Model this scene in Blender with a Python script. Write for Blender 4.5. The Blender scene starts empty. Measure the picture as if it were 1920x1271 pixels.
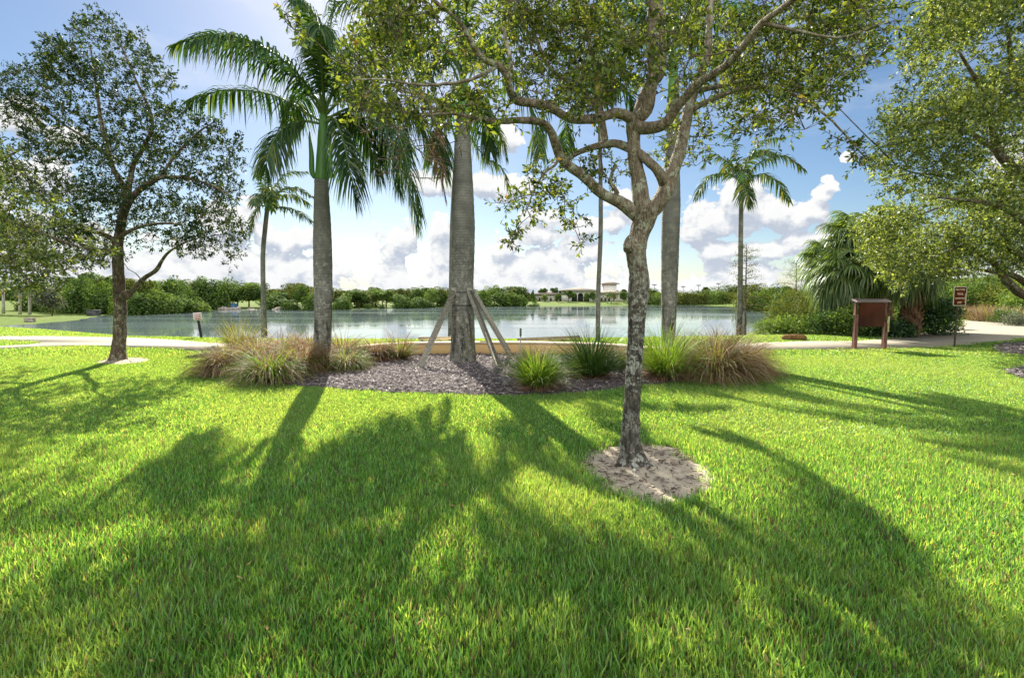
import bpy, math, random
import numpy as np
from mathutils import Vector, geometry
rng = np.random.default_rng(11)
random.seed(11)
SC = bpy.context.scene
COL = SC.collection
# ---------------------------------------------------------------- camera model
FPX, CX, CY, EYE = 907.0, 960.0, 635.5, 1.6
PITCH = math.atan(82.5 / FPX)
SUN_AZ, SUN_EL = math.radians(-16.0), math.radians(37.0)
WATER_Z = -1.5
def ray(px, py):
    u, v = (px - CX) / FPX, (CY - py) / FPX
    c, s = math.cos(PITCH), math.sin(PITCH)
    return np.array([u, c + v * s, -s + v * c])
def G(px, py, z=0.0):
    d = ray(px, py); t = (z - EYE) / d[2]
    return np.array([d[0] * t, d[1] * t, z])
def D(px, py, depth):
    d = ray(px, py); t = depth / d[1]
    return np.array([d[0] * t, depth, EYE + d[2] * t])
def proj(P):
    P = np.atleast_2d(P); c, s = math.cos(PITCH), math.sin(PITCH)
    z = P[:, 2] - EYE
    f = P[:, 1] * c - z * s; up = P[:, 1] * s + z * c
    return np.stack([CX + FPX * P[:, 0] / f, CY - FPX * up / f], 1), f
def inpoly(P, poly):
    P = np.atleast_2d(P); poly = np.asarray(poly, float)
    x, y = P[:, 0], P[:, 1]; r = np.zeros(len(P), bool)
    x1, y1 = poly[:, 0], poly[:, 1]; x2, y2 = np.roll(x1, -1), np.roll(y1, -1)
    for a, b, c, d in zip(x1, y1, x2, y2):
        if b == d: continue
        m = ((b > y) != (d > y)) & (x < (c - a) * (y - b) / (d - b) + a)
        r ^= m
    return r
def polydist(P, poly):
    P = np.atleast_2d(P)[:, :2]; poly = np.asarray(poly, float)[:, :2]
    best = np.full(len(P), 1e9)
    for a, b in zip(poly, np.roll(poly, -1, 0)):
        ab = b - a; t = np.clip(((P - a) @ ab) / max(ab @ ab, 1e-9), 0, 1)
        best = np.minimum(best, np.hypot(*(P - a - t[:, None] * ab).T))
    return best
def sstep(a, b, x):
    t = np.clip((x - a) / (b - a), 0, 1); return t * t * (3 - 2 * t)
def catmull(pts, step):
    P = np.asarray(pts, float)
    if len(P) < 3:
        n = max(2, int(np.linalg.norm(P[-1, :3] - P[0, :3]) / step) + 1)
        t = np.linspace(0, 1, n)[:, None]; return P[0] * (1 - t) + P[-1] * t
    Q = np.vstack([2 * P[0] - P[1], P, 2 * P[-1] - P[-2]]); out = []
    for i in range(1, len(Q) - 2):
        n = max(1, int(math.ceil(np.linalg.norm(Q[i + 1, :3] - Q[i, :3]) / step)))
        t = np.arange(n)[:, None] / n
        out.append(.5 * (2 * Q[i] + (Q[i + 1] - Q[i - 1]) * t + (2 * Q[i - 1] - 5 * Q[i] + 4 * Q[i + 1] - Q[i + 2]) * t ** 2
                   + (3 * Q[i] - Q[i - 1] - 3 * Q[i + 1] + Q[i + 2]) * t ** 3))
    out.append(P[-1:]); return np.vstack(out)
def nrm(v):
    v = np.asarray(v, float); return v / np.maximum(np.linalg.norm(v, axis=-1, keepdims=True), 1e-9)
def wloc(o):
    p = np.zeros(3)
    while o is not None: p = p + np.array(o.location); o = o.parent
    return p
# ---------------------------------------------------------------- mesh builder
class MB:
    def __init__(s): s.V, s.Q, s.T, s.n = [], [], [], 0; s.qm, s.tm = [], []
    def add(s, V, Q=None, T=None, m=0):
        V = np.asarray(V, float).reshape(-1, 3)
        if Q is not None and len(Q): Q = np.asarray(Q, int).reshape(-1, 4); s.Q.append(Q + s.n); s.qm.append(np.full(len(Q), m))
        if T is not None and len(T): T = np.asarray(T, int).reshape(-1, 3); s.T.append(T + s.n); s.tm.append(np.full(len(T), m))
        s.V.append(V); s.n += len(V)
    def tube(s, P, R, sides=8, m=0, rough=0.0, cap=True, seed=0):
        P = np.asarray(P, float); n = len(P)
        R = np.broadcast_to(np.asarray(R, float), (n,))
        T = np.gradient(P, axis=0); T = nrm(T)
        a = np.array([1., 0, 0]) if abs(T[0][0]) < .9 else np.array([0, 1., 0])
        u = nrm(a - T[0] * (a @ T[0])); U = []
        for i in range(n):
            u = nrm(u - T[i] * (u @ T[i])); U.append(u)
        U = np.array(U); W = np.cross(T, U)
        th = np.arange(sides) * 2 * math.pi / sides
        rr = R[:, None] * np.ones(sides)
        if rough:
            k = np.arange(n)[:, None]
            rr = rr * (1 + rough * (.5 * np.sin(3 * th + seed + .13 * k) + .35 * np.sin(5 * th - .21 * k + 2 * seed) + .45 * np.sin(.55 * k + seed * 3 + th) + .4 * np.sin(.9 * k - 2 * th + seed)))
        V = P[:, None] + rr[..., None] * (np.cos(th)[None, :, None] * U[:, None] + np.sin(th)[None, :, None] * W[:, None])
        i = np.arange(n - 1)[:, None] * sides; j = np.arange(sides)[None]; jn = (j + 1) % sides
        Q = np.stack([i + j, i + jn, i + sides + jn, i + sides + j], -1).reshape(-1, 4)
        V = V.reshape(-1, 3); T3 = None
        if cap:
            V = np.vstack([V, P[0], P[-1]]); c0 = n * sides
            jj = np.arange(sides); b = (n - 1) * sides
            T3 = np.vstack([np.stack([(jj + 1) % sides, jj, np.full(sides, c0)], 1), np.stack([b + jj, b + (jj + 1) % sides, np.full(sides, c0 + 1)], 1)])
        s.add(V, Q, T3, m)
    def box(s, c, size, rot=0.0, m=0, bev=0.0, X=None, Y=None, Z=None):
        hx, hy, hz = np.asarray(size, float) / 2
        if X is None:
            X = np.array([math.cos(rot), math.sin(rot), 0]); Y = np.array([-math.sin(rot), math.cos(rot), 0]); Z = np.array([0, 0, 1.])
        b = min(bev, hx * .9, hy * .9, hz * .9)
        if b <= 0:
            L = [(-hx, -hy, -hz), (hx, -hy, -hz), (hx, hy, -hz), (-hx, hy, -hz), (-hx, -hy, hz), (hx, -hy, hz), (hx, hy, hz), (-hx, hy, hz)]
            Q = [(0, 3, 2, 1), (4, 5, 6, 7), (0, 1, 5, 4), (1, 2, 6, 5), (2, 3, 7, 6), (3, 0, 4, 7)]
            L = np.array(L); s.add(c + L[:, :1] * X + L[:, 1:2] * Y + L[:, 2:] * Z, Q, None, m); return
        L = []; idx = {}
        for ax in range(3):
            for sx in (-1, 1):
                for sy in (-1, 1):
                    for sz in (-1, 1):
                        h = np.array([hx, hy, hz]) - b; h[ax] += b
                        idx[(sx, sy, sz, ax)] = len(L); L.append(h * np.array([sx, sy, sz]))
        Q, T = [], []
        for sx in (-1, 1):
            Q.append([idx[(sx, a, c2, 0)] for a, c2 in ((-1, -1), (1, -1), (1, 1), (-1, 1))][::sx])
            Q.append([idx[(a, sx, c2, 1)] for a, c2 in ((-1, -1), (1, -1), (1, 1), (-1, 1))][::-sx])
            Q.append([idx[(a, c2, sx, 2)] for a, c2 in ((-1, -1), (1, -1), (1, 1), (-1, 1))][::sx])
        for a in (-1, 1):
            for c2 in (-1, 1):
                Q.append([idx[(-1, a, c2, 1)], idx[(1, a, c2, 1)], idx[(1, a, c2, 2)], idx[(-1, a, c2, 2)]])
                Q.append([idx[(a, -1, c2, 0)], idx[(a, 1, c2, 0)], idx[(a, 1, c2, 2)], idx[(a, -1, c2, 2)]])
                Q.append([idx[(a, c2, -1, 0)], idx[(a, c2, 1, 0)], idx[(a, c2, 1, 1)], idx[(a, c2, -1, 1)]])
                for d in (-1, 1): T.append([idx[(a, c2, d, 0)], idx[(a, c2, d, 1)], idx[(a, c2, d, 2)]])
        L = np.array(L); s.add(c + L[:, :1] * X + L[:, 1:2] * Y + L[:, 2:] * Z, Q, T, m)
    def beam(s, a, b, w, h, m=0, bev=.008):
        a, b = np.asarray(a, float), np.asarray(b, float); Z = nrm(b - a)
        up = np.array([0, 0, 1.]) if abs(Z[2]) < .9 else np.array([0, 1., 0])
        X = nrm(np.cross(up, Z)); Y = np.cross(Z, X)
        s.box((a + b) / 2, (w, h, np.linalg.norm(b - a)), 0, m, bev, X, Y, Z)
    def build(s, name, mats, parent=None, smooth=False, recalc=False):
        V = np.vstack(s.V)
        if parent is not None: V = V - wloc(parent)
        Q = np.vstack(s.Q) if s.Q else np.zeros((0, 4), int); T = np.vstack(s.T) if s.T else np.zeros((0, 3), int)
        me = bpy.data.meshes.new(name)
        me.vertices.add(len(V)); me.vertices.foreach_set('co', V.astype(np.float32).ravel())
        L = np.concatenate([Q.ravel(), T.ravel()]).astype(np.int32)
        me.loops.add(len(L)); me.loops.foreach_set('vertex_index', L)
        st = np.concatenate([np.arange(len(Q)) * 4, len(Q) * 4 + np.arange(len(T)) * 3]).astype(np.int32)
        me.polygons.add(len(st)); me.polygons.foreach_set('loop_start', st)
        mats = mats if isinstance(mats, (list, tuple)) else [mats]
        for m in mats: me.materials.append(m)
        if len(mats) > 1:
            me.polygons.foreach_set('material_index', np.concatenate(s.qm + s.tm).astype(np.int32))
        me.update(calc_edges=True)
        if smooth: me.polygons.foreach_set('use_smooth', np.ones(len(st), bool))
        if recalc:
            import bmesh
            bm = bmesh.new(); bm.from_mesh(me); bmesh.ops.recalc_face_normals(bm, faces=bm.faces[:]); bm.to_mesh(me); bm.free()
        o = bpy.data.objects.new(name, me); COL.objects.link(o)
        if parent is not None: o.parent = parent
        return o
def tag(o, label=None, cat=None, group=None, kind=None):
    if label: o['label'] = label
    if cat: o['category'] = cat
    if group: o['group'] = group
    if kind: o['kind'] = kind
    return o
def thing(name, loc, label, cat, group=None):
    o = bpy.data.objects.new(name, None); COL.objects.link(o); o.location = tuple(float(x) for x in loc)
    o.empty_display_size = .2
    return tag(o, label, cat, group)
def copy_tree(o, parent=None):
    c = o.copy(); COL.objects.link(c)
    if parent is not None: c.parent = parent
    for ch in [x for x in bpy.data.objects if x.parent == o]: copy_tree(ch, c)
    return c
# ---------------------------------------------------------------- node helpers
class E:
    """an expression on a node tree: + - * / build Math nodes"""
    def __init__(s, t, sock): s.t, s.s = t, sock
    def op(s, o, b=None, c=None, clamp=False):
        n = s.t.nodes.new('ShaderNodeMath'); n.operation = o; n.use_clamp = clamp
        for i, v in enumerate((s, b, c)):
            if v is None: continue
            if isinstance(v, E): s.t.links.new(v.s, n.inputs[i])
            else: n.inputs[i].default_value = v
        return E(s.t, n.outputs[0])
    def __add__(s, b): return s.op('ADD', b)
    __radd__ = __add__
    def __mul__(s, b): return s.op('MULTIPLY', b)
    __rmul__ = __mul__
    def __sub__(s, b): return s.op('SUBTRACT', b)
    def __rsub__(s, b): return (s * -1.0) + b
    def __truediv__(s, b): return s.op('DIVIDE', b)
    def max(s, b): return s.op('MAXIMUM', b)
    def min(s, b): return s.op('MINIMUM', b)
    def clamp(s): return s.op('ADD', 0.0, clamp=True)
    def step(s, a, b):
        n = s.t.nodes.new('ShaderNodeMapRange'); n.interpolation_type = 'SMOOTHSTEP'
        s.t.links.new(s.s, n.inputs['Value']); n.inputs['From Min'].default_value = a; n.inputs['From Max'].default_value = b
        return E(s.t, n.outputs['Result'])
def nd(t, typ, ins=None, out=0, **props):
    n = t.nodes.new(typ)
    for k, v in props.items(): setattr(n, k, v)
    for k, v in (ins or {}).items():
        if isinstance(v, E): t.links.new(v.s, n.inputs[k])
        else: n.inputs[k].default_value = v
    return E(t, n.outputs[out])
def ramp(t, fac, stops, interp='LINEAR'):
    n = t.nodes.new('ShaderNodeValToRGB'); t.links.new(fac.s, n.inputs[0]); cr = n.color_ramp; cr.interpolation = interp
    while len(cr.elements) < len(stops): cr.elements.new(.5)
    for e, (p, c) in zip(cr.elements, stops): e.position = p; e.color = (*c, 1)
    return E(t, n.outputs[0])
def mix(t, f, a, b, bt='MIX'):
    n = t.nodes.new('ShaderNodeMix'); n.data_type = 'RGBA'; n.blend_type = bt
    for k, v in ((0, f), (6, a), (7, b)):
        if isinstance(v, E): t.links.new(v.s, n.inputs[k])
        else: n.inputs[k].default_value = v if k == 0 else (*v, 1)
    return E(t, n.outputs[2])
def noise(t, vec, scale, detail=4, rough=.55, out=0, dim='3D', **kw):
    return nd(t, 'ShaderNodeTexNoise', {**({'Vector': vec} if vec is not None else {}), 'Scale': scale, 'Detail': detail, 'Roughness': rough, **kw}, out, noise_dimensions=dim)
def newmat(name):
    m = bpy.data.materials.new(name); m.use_nodes = True; t = m.node_tree; t.nodes.clear()
    o = t.nodes.new('ShaderNodeOutputMaterial'); return m, t, o
def objco(t): return nd(t, 'ShaderNodeTexCoord', out=3)
def wpos(t): return nd(t, 'ShaderNodeNewGeometry', out=0)
def island(t): return nd(t, 'ShaderNodeNewGeometry', out=8)
def vscale(t, v, s): return nd(t, 'ShaderNodeMapping', {'Vector': v, 'Scale': s})
def principled(name, colfn, rough=.8, bump=None, spec=.3, metal=0):
    m, t, o = newmat(name); c = colfn(t) if callable(colfn) else colfn
    ins = {'Base Color': c if isinstance(c, E) else (*c, 1), 'Roughness': rough if not callable(rough) else rough(t), 'Metallic': metal, 'Specular IOR Level': spec}
    if bump:
        h, st, d = bump(t); ins['Normal'] = nd(t, 'ShaderNodeBump', {'Height': h, 'Strength': st, 'Distance': d})
    b = nd(t, 'ShaderNodeBsdfPrincipled', ins); t.links.new(b.s, o.inputs[0]); return m
def leafmat(name, stops, trans=.45, gloss=.06, rough=.45, tint=(1.25, 1.15, .5), patch=None):
    """thin leaf: diffuse + translucent + a little gloss; every leaf its own shade"""
    m, t, o = newmat(name); r = island(t)
    c = ramp(t, r, stops)
    if patch:
        f = noise(t, wpos(t), patch[0], 3).step(.42, .62); c = mix(t, f * patch[2], c, patch[1])
    d = nd(t, 'ShaderNodeBsdfDiffuse', {'Color': c})
    tc = mix(t, 1.0, c, tint, 'MULTIPLY')
    tr = nd(t, 'ShaderNodeBsdfTranslucent', {'Color': tc})
    a = nd(t, 'ShaderNodeMixShader', {0: trans, 1: d, 2: tr})
    g = nd(t, 'ShaderNodeBsdfGlossy', {'Color': (.9, .95, 1, 1), 'Roughness': rough})
    b = nd(t, 'ShaderNodeMixShader', {0: gloss, 1: a, 2: g})
    t.links.new(b.s, o.inputs[0]); return m
SUN_STR, EXPO, SKY_STR, SKY_SAT, SKY_VAL, BACK_FILL = 5.0, 1.6, 0.05, 1.15, 0.76, 21.0
# ---------------------------------------------------------------- camera, sun, sky with clouds
cam = bpy.data.cameras.new('camera'); cam.sensor_width = 36; cam.lens = FPX / 1920 * 36; cam.clip_end = 6000; cam.clip_start = .05
co = bpy.data.objects.new('camera', cam); COL.objects.link(co); co.location = (0, 0, EYE); co.rotation_euler = (math.pi / 2 - PITCH, 0, 0)
SC.camera = co
SUNV = Vector((math.sin(SUN_AZ) * math.cos(SUN_EL), math.cos(SUN_AZ) * math.cos(SUN_EL), math.sin(SUN_EL)))
sl = bpy.data.lights.new('sun', 'SUN'); sl.energy = SUN_STR; sl.angle = math.radians(.5); sl.color = (1, .93, .8)
so = bpy.data.objects.new('sun', sl); COL.objects.link(so); so.rotation_euler = SUNV.to_track_quat('Z', 'Y').to_euler(); so.location = (-10, 30, 30)
SC.view_settings.view_transform = 'Standard'; SC.view_settings.look = 'None'; SC.view_settings.exposure = EXPO; SC.view_settings.gamma = 1
SC.render.engine = 'CYCLES'
SC.cycles.max_bounces = 8; SC.cycles.diffuse_bounces = 3; SC.cycles.transmission_bounces = 6; SC.cycles.glossy_bounces = 3; SC.cycles.transparent_max_bounces = 8
SC.cycles.sample_clamp_indirect = 6; SC.cycles.use_denoising = True
def azel(px, py):
    d = nrm(ray(px, py)); return math.atan2(d[0], d[1]), math.asin(d[2])
w = bpy.data.worlds.new('World'); SC.world = w; w.use_nodes = True
# field of cloud density over azimuth and elevation, as a node group used twice
gt = bpy.data.node_groups.new('cloud_field', 'ShaderNodeTree')
gt.interface.new_socket('Az', in_out='INPUT', socket_type='NodeSocketFloat'); gt.interface.new_socket('El', in_out='INPUT', socket_type='NodeSocketFloat')
gt.interface.new_socket('Field', in_out='OUTPUT', socket_type='NodeSocketFloat')
gi = gt.nodes.new('NodeGroupInput'); go = gt.nodes.new('NodeGroupOutput')
az, el = E(gt, gi.outputs[0]), E(gt, gi.outputs[1])
TOP = [(0, 330), (100, 380), (200, 400), (300, 430), (370, 405), (430, 385), (470, 420), (530, 435), (570, 428), (610, 440), (632, 470), (660, 500), (690, 482), (725, 442), (750, 425), (775, 462), (800, 470), (822, 412), (850, 440), (890, 470), (915, 452), (950, 440), (985, 415), (1010, 400),
       (1040, 408), (1070, 430), (1090, 452), (1130, 478), (1170, 470), (1220, 490), (1290, 478), (1340, 452), (1400, 440), (1440, 455), (1480, 490), (1520, 476), (1560, 490), (1620, 500), (1720, 470), (1820, 480), (1920, 450)]
A0, A1 = math.radians(-80), math.radians(80)
fc = gt.nodes.new('ShaderNodeFloatCurve'); cv = fc.mapping.curves[0]
pts = [(.0, .35)] + [((azel(x, y)[0] - A0) / (A1 - A0), azel(x, min(y + 32, 522))[1] / .5) for x, y in TOP] + [(1., .3)]
cv.points[0].location = pts[0]; cv.points[1].location = pts[-1]
for p in pts[1:-1]: cv.points.new(*p)
fc.mapping.update()
gt.links.new(((az - A0) / (A1 - A0)).s, fc.inputs['Value'])
top = E(gt, fc.outputs[0]) * .5
bank = ((top - el) / .065).min(1.1).max(-2.5)
BLOB = [(828, 352, 62, 30), (800, 345, 40, 26), (960, 352, 70, 24), (955, 262, 24, 30), (905, 350, 50, 22), (1168, 392, 48, 34), (1155, 415, 30, 20), (1105, 425, 30, 18), (1010, 405, 40, 22),
        (1330, 415, 62, 42), (1395, 395, 70, 55), (1375, 362, 40, 26), (1455, 405, 70, 42), (1520, 390, 45, 28), (1545, 362, 34, 24), (1550, 335, 14, 12), (1560, 440, 40, 24), (1592, 296, 15, 9), (1500, 450, 60, 16), (1440, 470, 90, 18),
        (742, 452, 42, 38), (825, 435, 24, 40), (1005, 440, 52, 40), (945, 468, 36, 30), (1092, 472, 40, 26), (560, 448, 50, 38), (430, 425, 62, 56), (500, 440, 40, 30), (1345, 470, 50, 26), (20, 220, 60, 40), (120, 260, 40, 22), (60, 330, 90, 40), (1905, 300, 60, 60)]
v = nd(gt, 'ShaderNodeCombineXYZ', {0: az, 1: el})
fld = bank
for x, y, rx, ry in BLOB:
    a, e_ = azel(x, y); a2 = azel(x + rx, y)[0]; e2 = azel(x, y - ry)[1]
    sub = nd(gt, 'ShaderNodeVectorMath', {0: v, 1: (a, e_, 0)}, operation='SUBTRACT')
    mul = nd(gt, 'ShaderNodeVectorMath', {0: sub, 1: (1 / (a2 - a), 1 / (e2 - e_), 0)}, operation='MULTIPLY')
    ln = nd(gt, 'ShaderNodeVectorMath', {0: mul}, 1, operation='LENGTH')
    fld = fld.max((1.0 - ln) * 1.15)
v2 = nd(gt, 'ShaderNodeCombineXYZ', {0: az, 1: el * 1.25})
warp = noise(gt, v2, 14, 2, .5, 1, '2D')
v3 = nd(gt, 'ShaderNodeVectorMath', {0: warp, 1: (.035, .035, 0), 2: v2}, operation='MULTIPLY_ADD')
vo = nd(gt, 'ShaderNodeTexVoronoi', {'Vector': v3, 'Scale': 26, 'Detail': 3.0, 'Roughness': .55, 'Lacunarity': 2.3}, 0, feature='F1', voronoi_dimensions='2D', normalize=True)
bil = 1.0 - vo
nz = noise(gt, v2, 11, 6, .58, 0, '2D')
fld = fld + (bil - .66) * 1.9 + (nz - .5) * 1.9
gt.links.new(fld.s, go.inputs[0])
t = w.node_tree; t.nodes.clear()
dirv = nd(t, 'ShaderNodeTexCoord', out=0)
sep = t.nodes.new('ShaderNodeSeparateXYZ'); t.links.new(dirv.s, sep.inputs[0])
X, Y, Z = (E(t, sep.outputs[i]) for i in range(3))
az = X.op('ARCTAN2', Y); el = Z.max(0.0).op('ARCSINE')
def field(a, e_):
    g = t.nodes.new('ShaderNodeGroup'); g.node_tree = gt; t.links.new(a.s, g.inputs[0]); t.links.new(e_.s, g.inputs[1]); return E(t, g.outputs[0])
f0 = field(az, el); f1 = field(az - .004, el + .022)
wv_ = nd(t, 'ShaderNodeCombineXYZ', {0: az * 3.0 + el * 2.0, 1: el * 9.0})
wisp = noise(t, wv_, 1.1, 5, .62, 0, '2D').step(.46, .8) * el.step(.12, .35) * .45
alpha = f0.step(.0, .22)
lit = (f0 - f1).step(-.6, .55)
core = f0.step(.5, 2.0)
sky = t.nodes.new('ShaderNodeTexSky'); sky.sky_type = 'NISHITA'; sky.sun_disc = False; sky.sun_elevation = SUN_EL; sky.sun_rotation = SUN_AZ; sky.air_density = 1.0; sky.dust_density = .5; sky.ozone_density = 2.0
skyc = nd(t, 'ShaderNodeHueSaturation', {'Color': E(t, sky.outputs[0]), 'Saturation': SKY_SAT, 'Value': SKY_VAL})
cl = mix(t, lit, (3.6, 4.0, 4.7), (6.6, 6.6, 6.55))
cl = mix(t, (core * .5) * (1.0 - lit * .75), cl, (3.1, 3.6, 4.5))
# thin white veil of far cloud low over the horizon
veil = (1.0 - el.step(.0, .13)) * .22
cl2 = mix(t, veil * .45, cl, (6.2, 6.6, 7.0))
base = mix(t, veil, skyc, (5.4, 6.3, 7.3))
colr = mix(t, alpha, mix(t, wisp, base, (5.8, 6.1, 6.5)), cl2)
# unseen bright cloud added behind the viewer as fill light on shaded sides
back = (Y * -1.0).step(-.15, .55) * noise(t, dirv, 2.2, 5, .6).step(.36, .56) * Z.step(.02, .18)
colr = mix(t, back, colr, (BACK_FILL, BACK_FILL * .985, BACK_FILL * .96))
# ground half of the dome: dim grass colour
colr = mix(t, (Z * -1.0).step(.0, .02), colr, (1.2, 1.5, .8))
bg = nd(t, 'ShaderNodeBackground', {'Color': colr, 'Strength': SKY_STR})
wo = t.nodes.new('ShaderNodeOutputWorld'); t.links.new(bg.s, wo.inputs[0])
w.cycles.sampling_method = 'MANUAL'; w.cycles.sample_map_resolution = 1024
# ---------------------------------------------------------------- materials
def c_bark(dark, mid, light, sc=9, lich=(.30, .33, .26), la=.58):
    def f(t):
        p = objco(t); q = vscale(t, p, (1, 1, .28))
        n = noise(t, q, sc * 2.2, 6, .65); c = ramp(t, n, [(.3, dark), (.5, mid), (.72, light)])
        l = noise(t, p, sc * 1.3, 5, .7).step(la, la + .05)
        l2 = noise(t, p, 2.3, 2).step(.35, .6)
        return mix(t, l * l2, c, lich)
    return f
def b_bark(sc=9, st=.9, d=.03):
    def f(t):
        q = vscale(t, objco(t), (1, 1, .3))
        v = nd(t, 'ShaderNodeTexVoronoi', {'Vector': q, 'Scale': sc * 3}, 0, feature='DISTANCE_TO_EDGE')
        return v.min(.25) * 2.2 + noise(t, q, sc * 3, 5, .65), st, d
    return f
M = {}
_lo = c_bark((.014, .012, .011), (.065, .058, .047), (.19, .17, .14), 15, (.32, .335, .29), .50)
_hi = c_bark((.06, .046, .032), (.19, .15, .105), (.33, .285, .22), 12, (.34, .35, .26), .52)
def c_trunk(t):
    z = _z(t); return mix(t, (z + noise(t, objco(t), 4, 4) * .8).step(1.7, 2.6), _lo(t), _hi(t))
def _z(t):
    s = t.nodes.new('ShaderNodeSeparateXYZ'); t.links.new(objco(t).s, s.inputs[0]); return E(t, s.outputs[2])
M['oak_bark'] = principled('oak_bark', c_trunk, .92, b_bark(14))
M['oak_limb'] = principled('oak_limb_bark', c_bark((.06, .046, .032), (.19, .15, .105), (.33, .285, .22), 12, (.34, .35, .26), .52), .92, b_bark(13, .8, .02))
M['oak_bark_far'] = principled('oak_bark_brown', c_bark((.03, .022, .016), (.11, .08, .055), (.22, .17, .12), 9, (.27, .28, .2), .52), .92, b_bark(7))
M['twig'] = principled('twig_bark', lambda t: ramp(t, noise(t, objco(t), 8, 3), [(.3, (.06, .045, .03)), (.7, (.16, .125, .085))]), .9)
M['oak_leaf'] = leafmat('oak_leaf', [(0, (.020, .038, .012)), (.35, (.062, .105, .022)), (.65, (.135, .19, .036)), (.95, (.27, .32, .06)), (1, (.25, .17, .06))], .5, .03, .4)  # darkest leaf tones stand in for shading inside the crown
M['oak_leaf_backlit'] = leafmat('oak_leaf_backlit', [(0, (.008, .022, .008)), (.5, (.020, .046, .014)), (.85, (.05, .085, .02)), (1, (.15, .17, .04))], .3, .025, .4)  # the backlit crown's darkness is put into the leaf colour
M['oak_leaf_pale'] = leafmat('oak_leaf_pale', [(0, (.028, .05, .018)), (.35, (.08, .125, .036)), (.7, (.185, .25, .066)), (.95, (.35, .41, .12)), (1, (.36, .34, .12))], .47, .035, .42)
M['palm_leaf'] = leafmat('palm_leaf', [(0, (.018, .05, .022)), (.5, (.035, .085, .028)), (.88, (.07, .13, .03)), (1, (.16, .17, .03))], .38, .025, .45, (1.3, 1.3, .35))
M['palm_leaf_pale'] = leafmat('palm_leaf_small', [(0, (.03, .065, .025)), (.5, (.06, .105, .03)), (.85, (.11, .15, .04)), (1, (.30, .24, .06))], .38, .02, .5, (1.3, 1.25, .4))
M['dead_leaf'] = leafmat('dead_palm_leaf', [(0, (.10, .05, .03)), (.5, (.18, .10, .06)), (1, (.30, .2, .12))], .25, .03, .6, (1, .9, .7))
M['fan_leaf'] = leafmat('fan_leaf', [(0, (.05, .095, .025)), (.5, (.105, .17, .042)), (1, (.24, .29, .08))], .4, .03, .4, (1.2, 1.2, .5))
M['far_leaf'] = leafmat('far_leaf', [(0, (.03, .068, .018)), (.5, (.07, .135, .03)), (1, (.15, .22, .045))], .36, .008, .5)
M['far_leaf_light'] = leafmat('far_leaf_light', [(0, (.07, .13, .03)), (.5, (.13, .215, .05)), (1, (.22, .30, .07))], .38, .008, .5)
M['far_leaf_grey'] = leafmat('far_leaf_grey', [(0, (.08, .10, .07)), (.5, (.13, .15, .10)), (1, (.2, .21, .15))], .36, .008, .5, (1.1, 1.1, .8))
M['far_leaf_olive'] = leafmat('far_leaf_olive', [(0, (.05, .075, .02)), (.5, (.10, .135, .032)), (1, (.19, .21, .05))], .35, .008, .5)
M['shrub_leaf'] = leafmat('shrub_leaf', [(0, (.03, .075, .02)), (.5, (.06, .13, .03)), (1, (.13, .21, .05))], .35, .03, .4)
M['fern_leaf'] = leafmat('fern_leaf', [(0, (.015, .045, .014)), (.6, (.03, .085, .022)), (1, (.07, .14, .03))], .35, .03, .35)
def _ring(t):
    s = t.nodes.new('ShaderNodeSeparateXYZ'); t.links.new(objco(t).s, s.inputs[0]); return E(t, s.outputs[2])
def c_palm(t):
    p = objco(t); z = _ring(t)
    n = noise(t, p, 3.2, 5, .6); mot = noise(t, p, 17, 5, .7)
    hi = z.step(1.2, 3.2)
    c = ramp(t, n * .5 + mot * (.5 - hi * .38) + hi * .19, [(.34, (.055, .056, .048)), (.5, (.135, .134, .116)), (.66, (.245, .24, .21))])
    wv = (z * 104.0 + n * 7.0).op('SINE')
    c = mix(t, wv.step(.5, .95) * .28, c, (.09, .08, .065))
    lic = noise(t, p, 11, 4, .6).step(.56, .62) * (1.0 - z.step(1.2, 3.8))
    c = mix(t, lic * .55, c, (.36, .36, .30))
    st = noise(t, vscale(t, p, (3.2, 3.2, .8)), 2.6, 7, .75).step(.50, .58) * (1.0 - z.step(.5, 2.6))
    c = mix(t, st * .9, c, (.022, .021, .018))
    gr = noise(t, vscale(t, p, (2, 2, .5)), 1.7, 4).step(.5, .7) * (1.0 - z.step(1.0, 2.5))
    return mix(t, gr * .5, c, (.16, .165, .07))
def b_palm(t):
    z = _ring(t); n = noise(t, objco(t), 9, 5, .6)
    return (z * 104.0 + n * 5.0).op('SINE') * .25 + n * .8, .4, .015
M['palm_bark'] = principled('palm_bark', c_palm, .85, b_palm)
M['crownshaft'] = principled('crownshaft', lambda t: ramp(t, noise(t, vscale(t, objco(t), (6, 6, .7)), 2.5, 4), [(.3, (.05, .14, .025)), (.55, (.085, .21, .04)), (.8, (.16, .27, .06))]), .35)
M['petiole'] = principled('petiole', (.10, .16, .04), .5)
M['boot'] = principled('palm_boot', c_bark((.05, .028, .016), (.16, .085, .045), (.30, .19, .11), 10, (.22, .16, .1), .7), .9, b_bark(8))
def c_ground(t):
    p = wpos(t)
    a = noise(t, p, 1.3, 6, .6); b = noise(t, p, .23, 4, .6); f = noise(t, p, 34, 3, .7)
    c = ramp(t, a * .45 + f * .55, [(.32, (.035, .06, .012)), (.5, (.08, .13, .02)), (.68, (.135, .185, .032))])
    return mix(t, b.step(.42, .66) * .5, c, (.13, .135, .04))
M['lawn'] = principled('lawn_ground', c_ground, .95, lambda t: (noise(t, wpos(t), 30, 4), .7, .05), .1)
M['blade'] = leafmat('grass_blade', [(0, (.10, .09, .075)), (.08, (.08, .09, .05)), (.11, (.028, .115, .02)), (.4, (.07, .255, .04)), (.75, (.14, .40, .07)), (.95, (.27, .52, .12)), (1, (.33, .40, .18))], .6, .025, .4, (2.7, 1.5, .85), (.4, (.19, .36, .09), .35))
M['water'] = None
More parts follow.
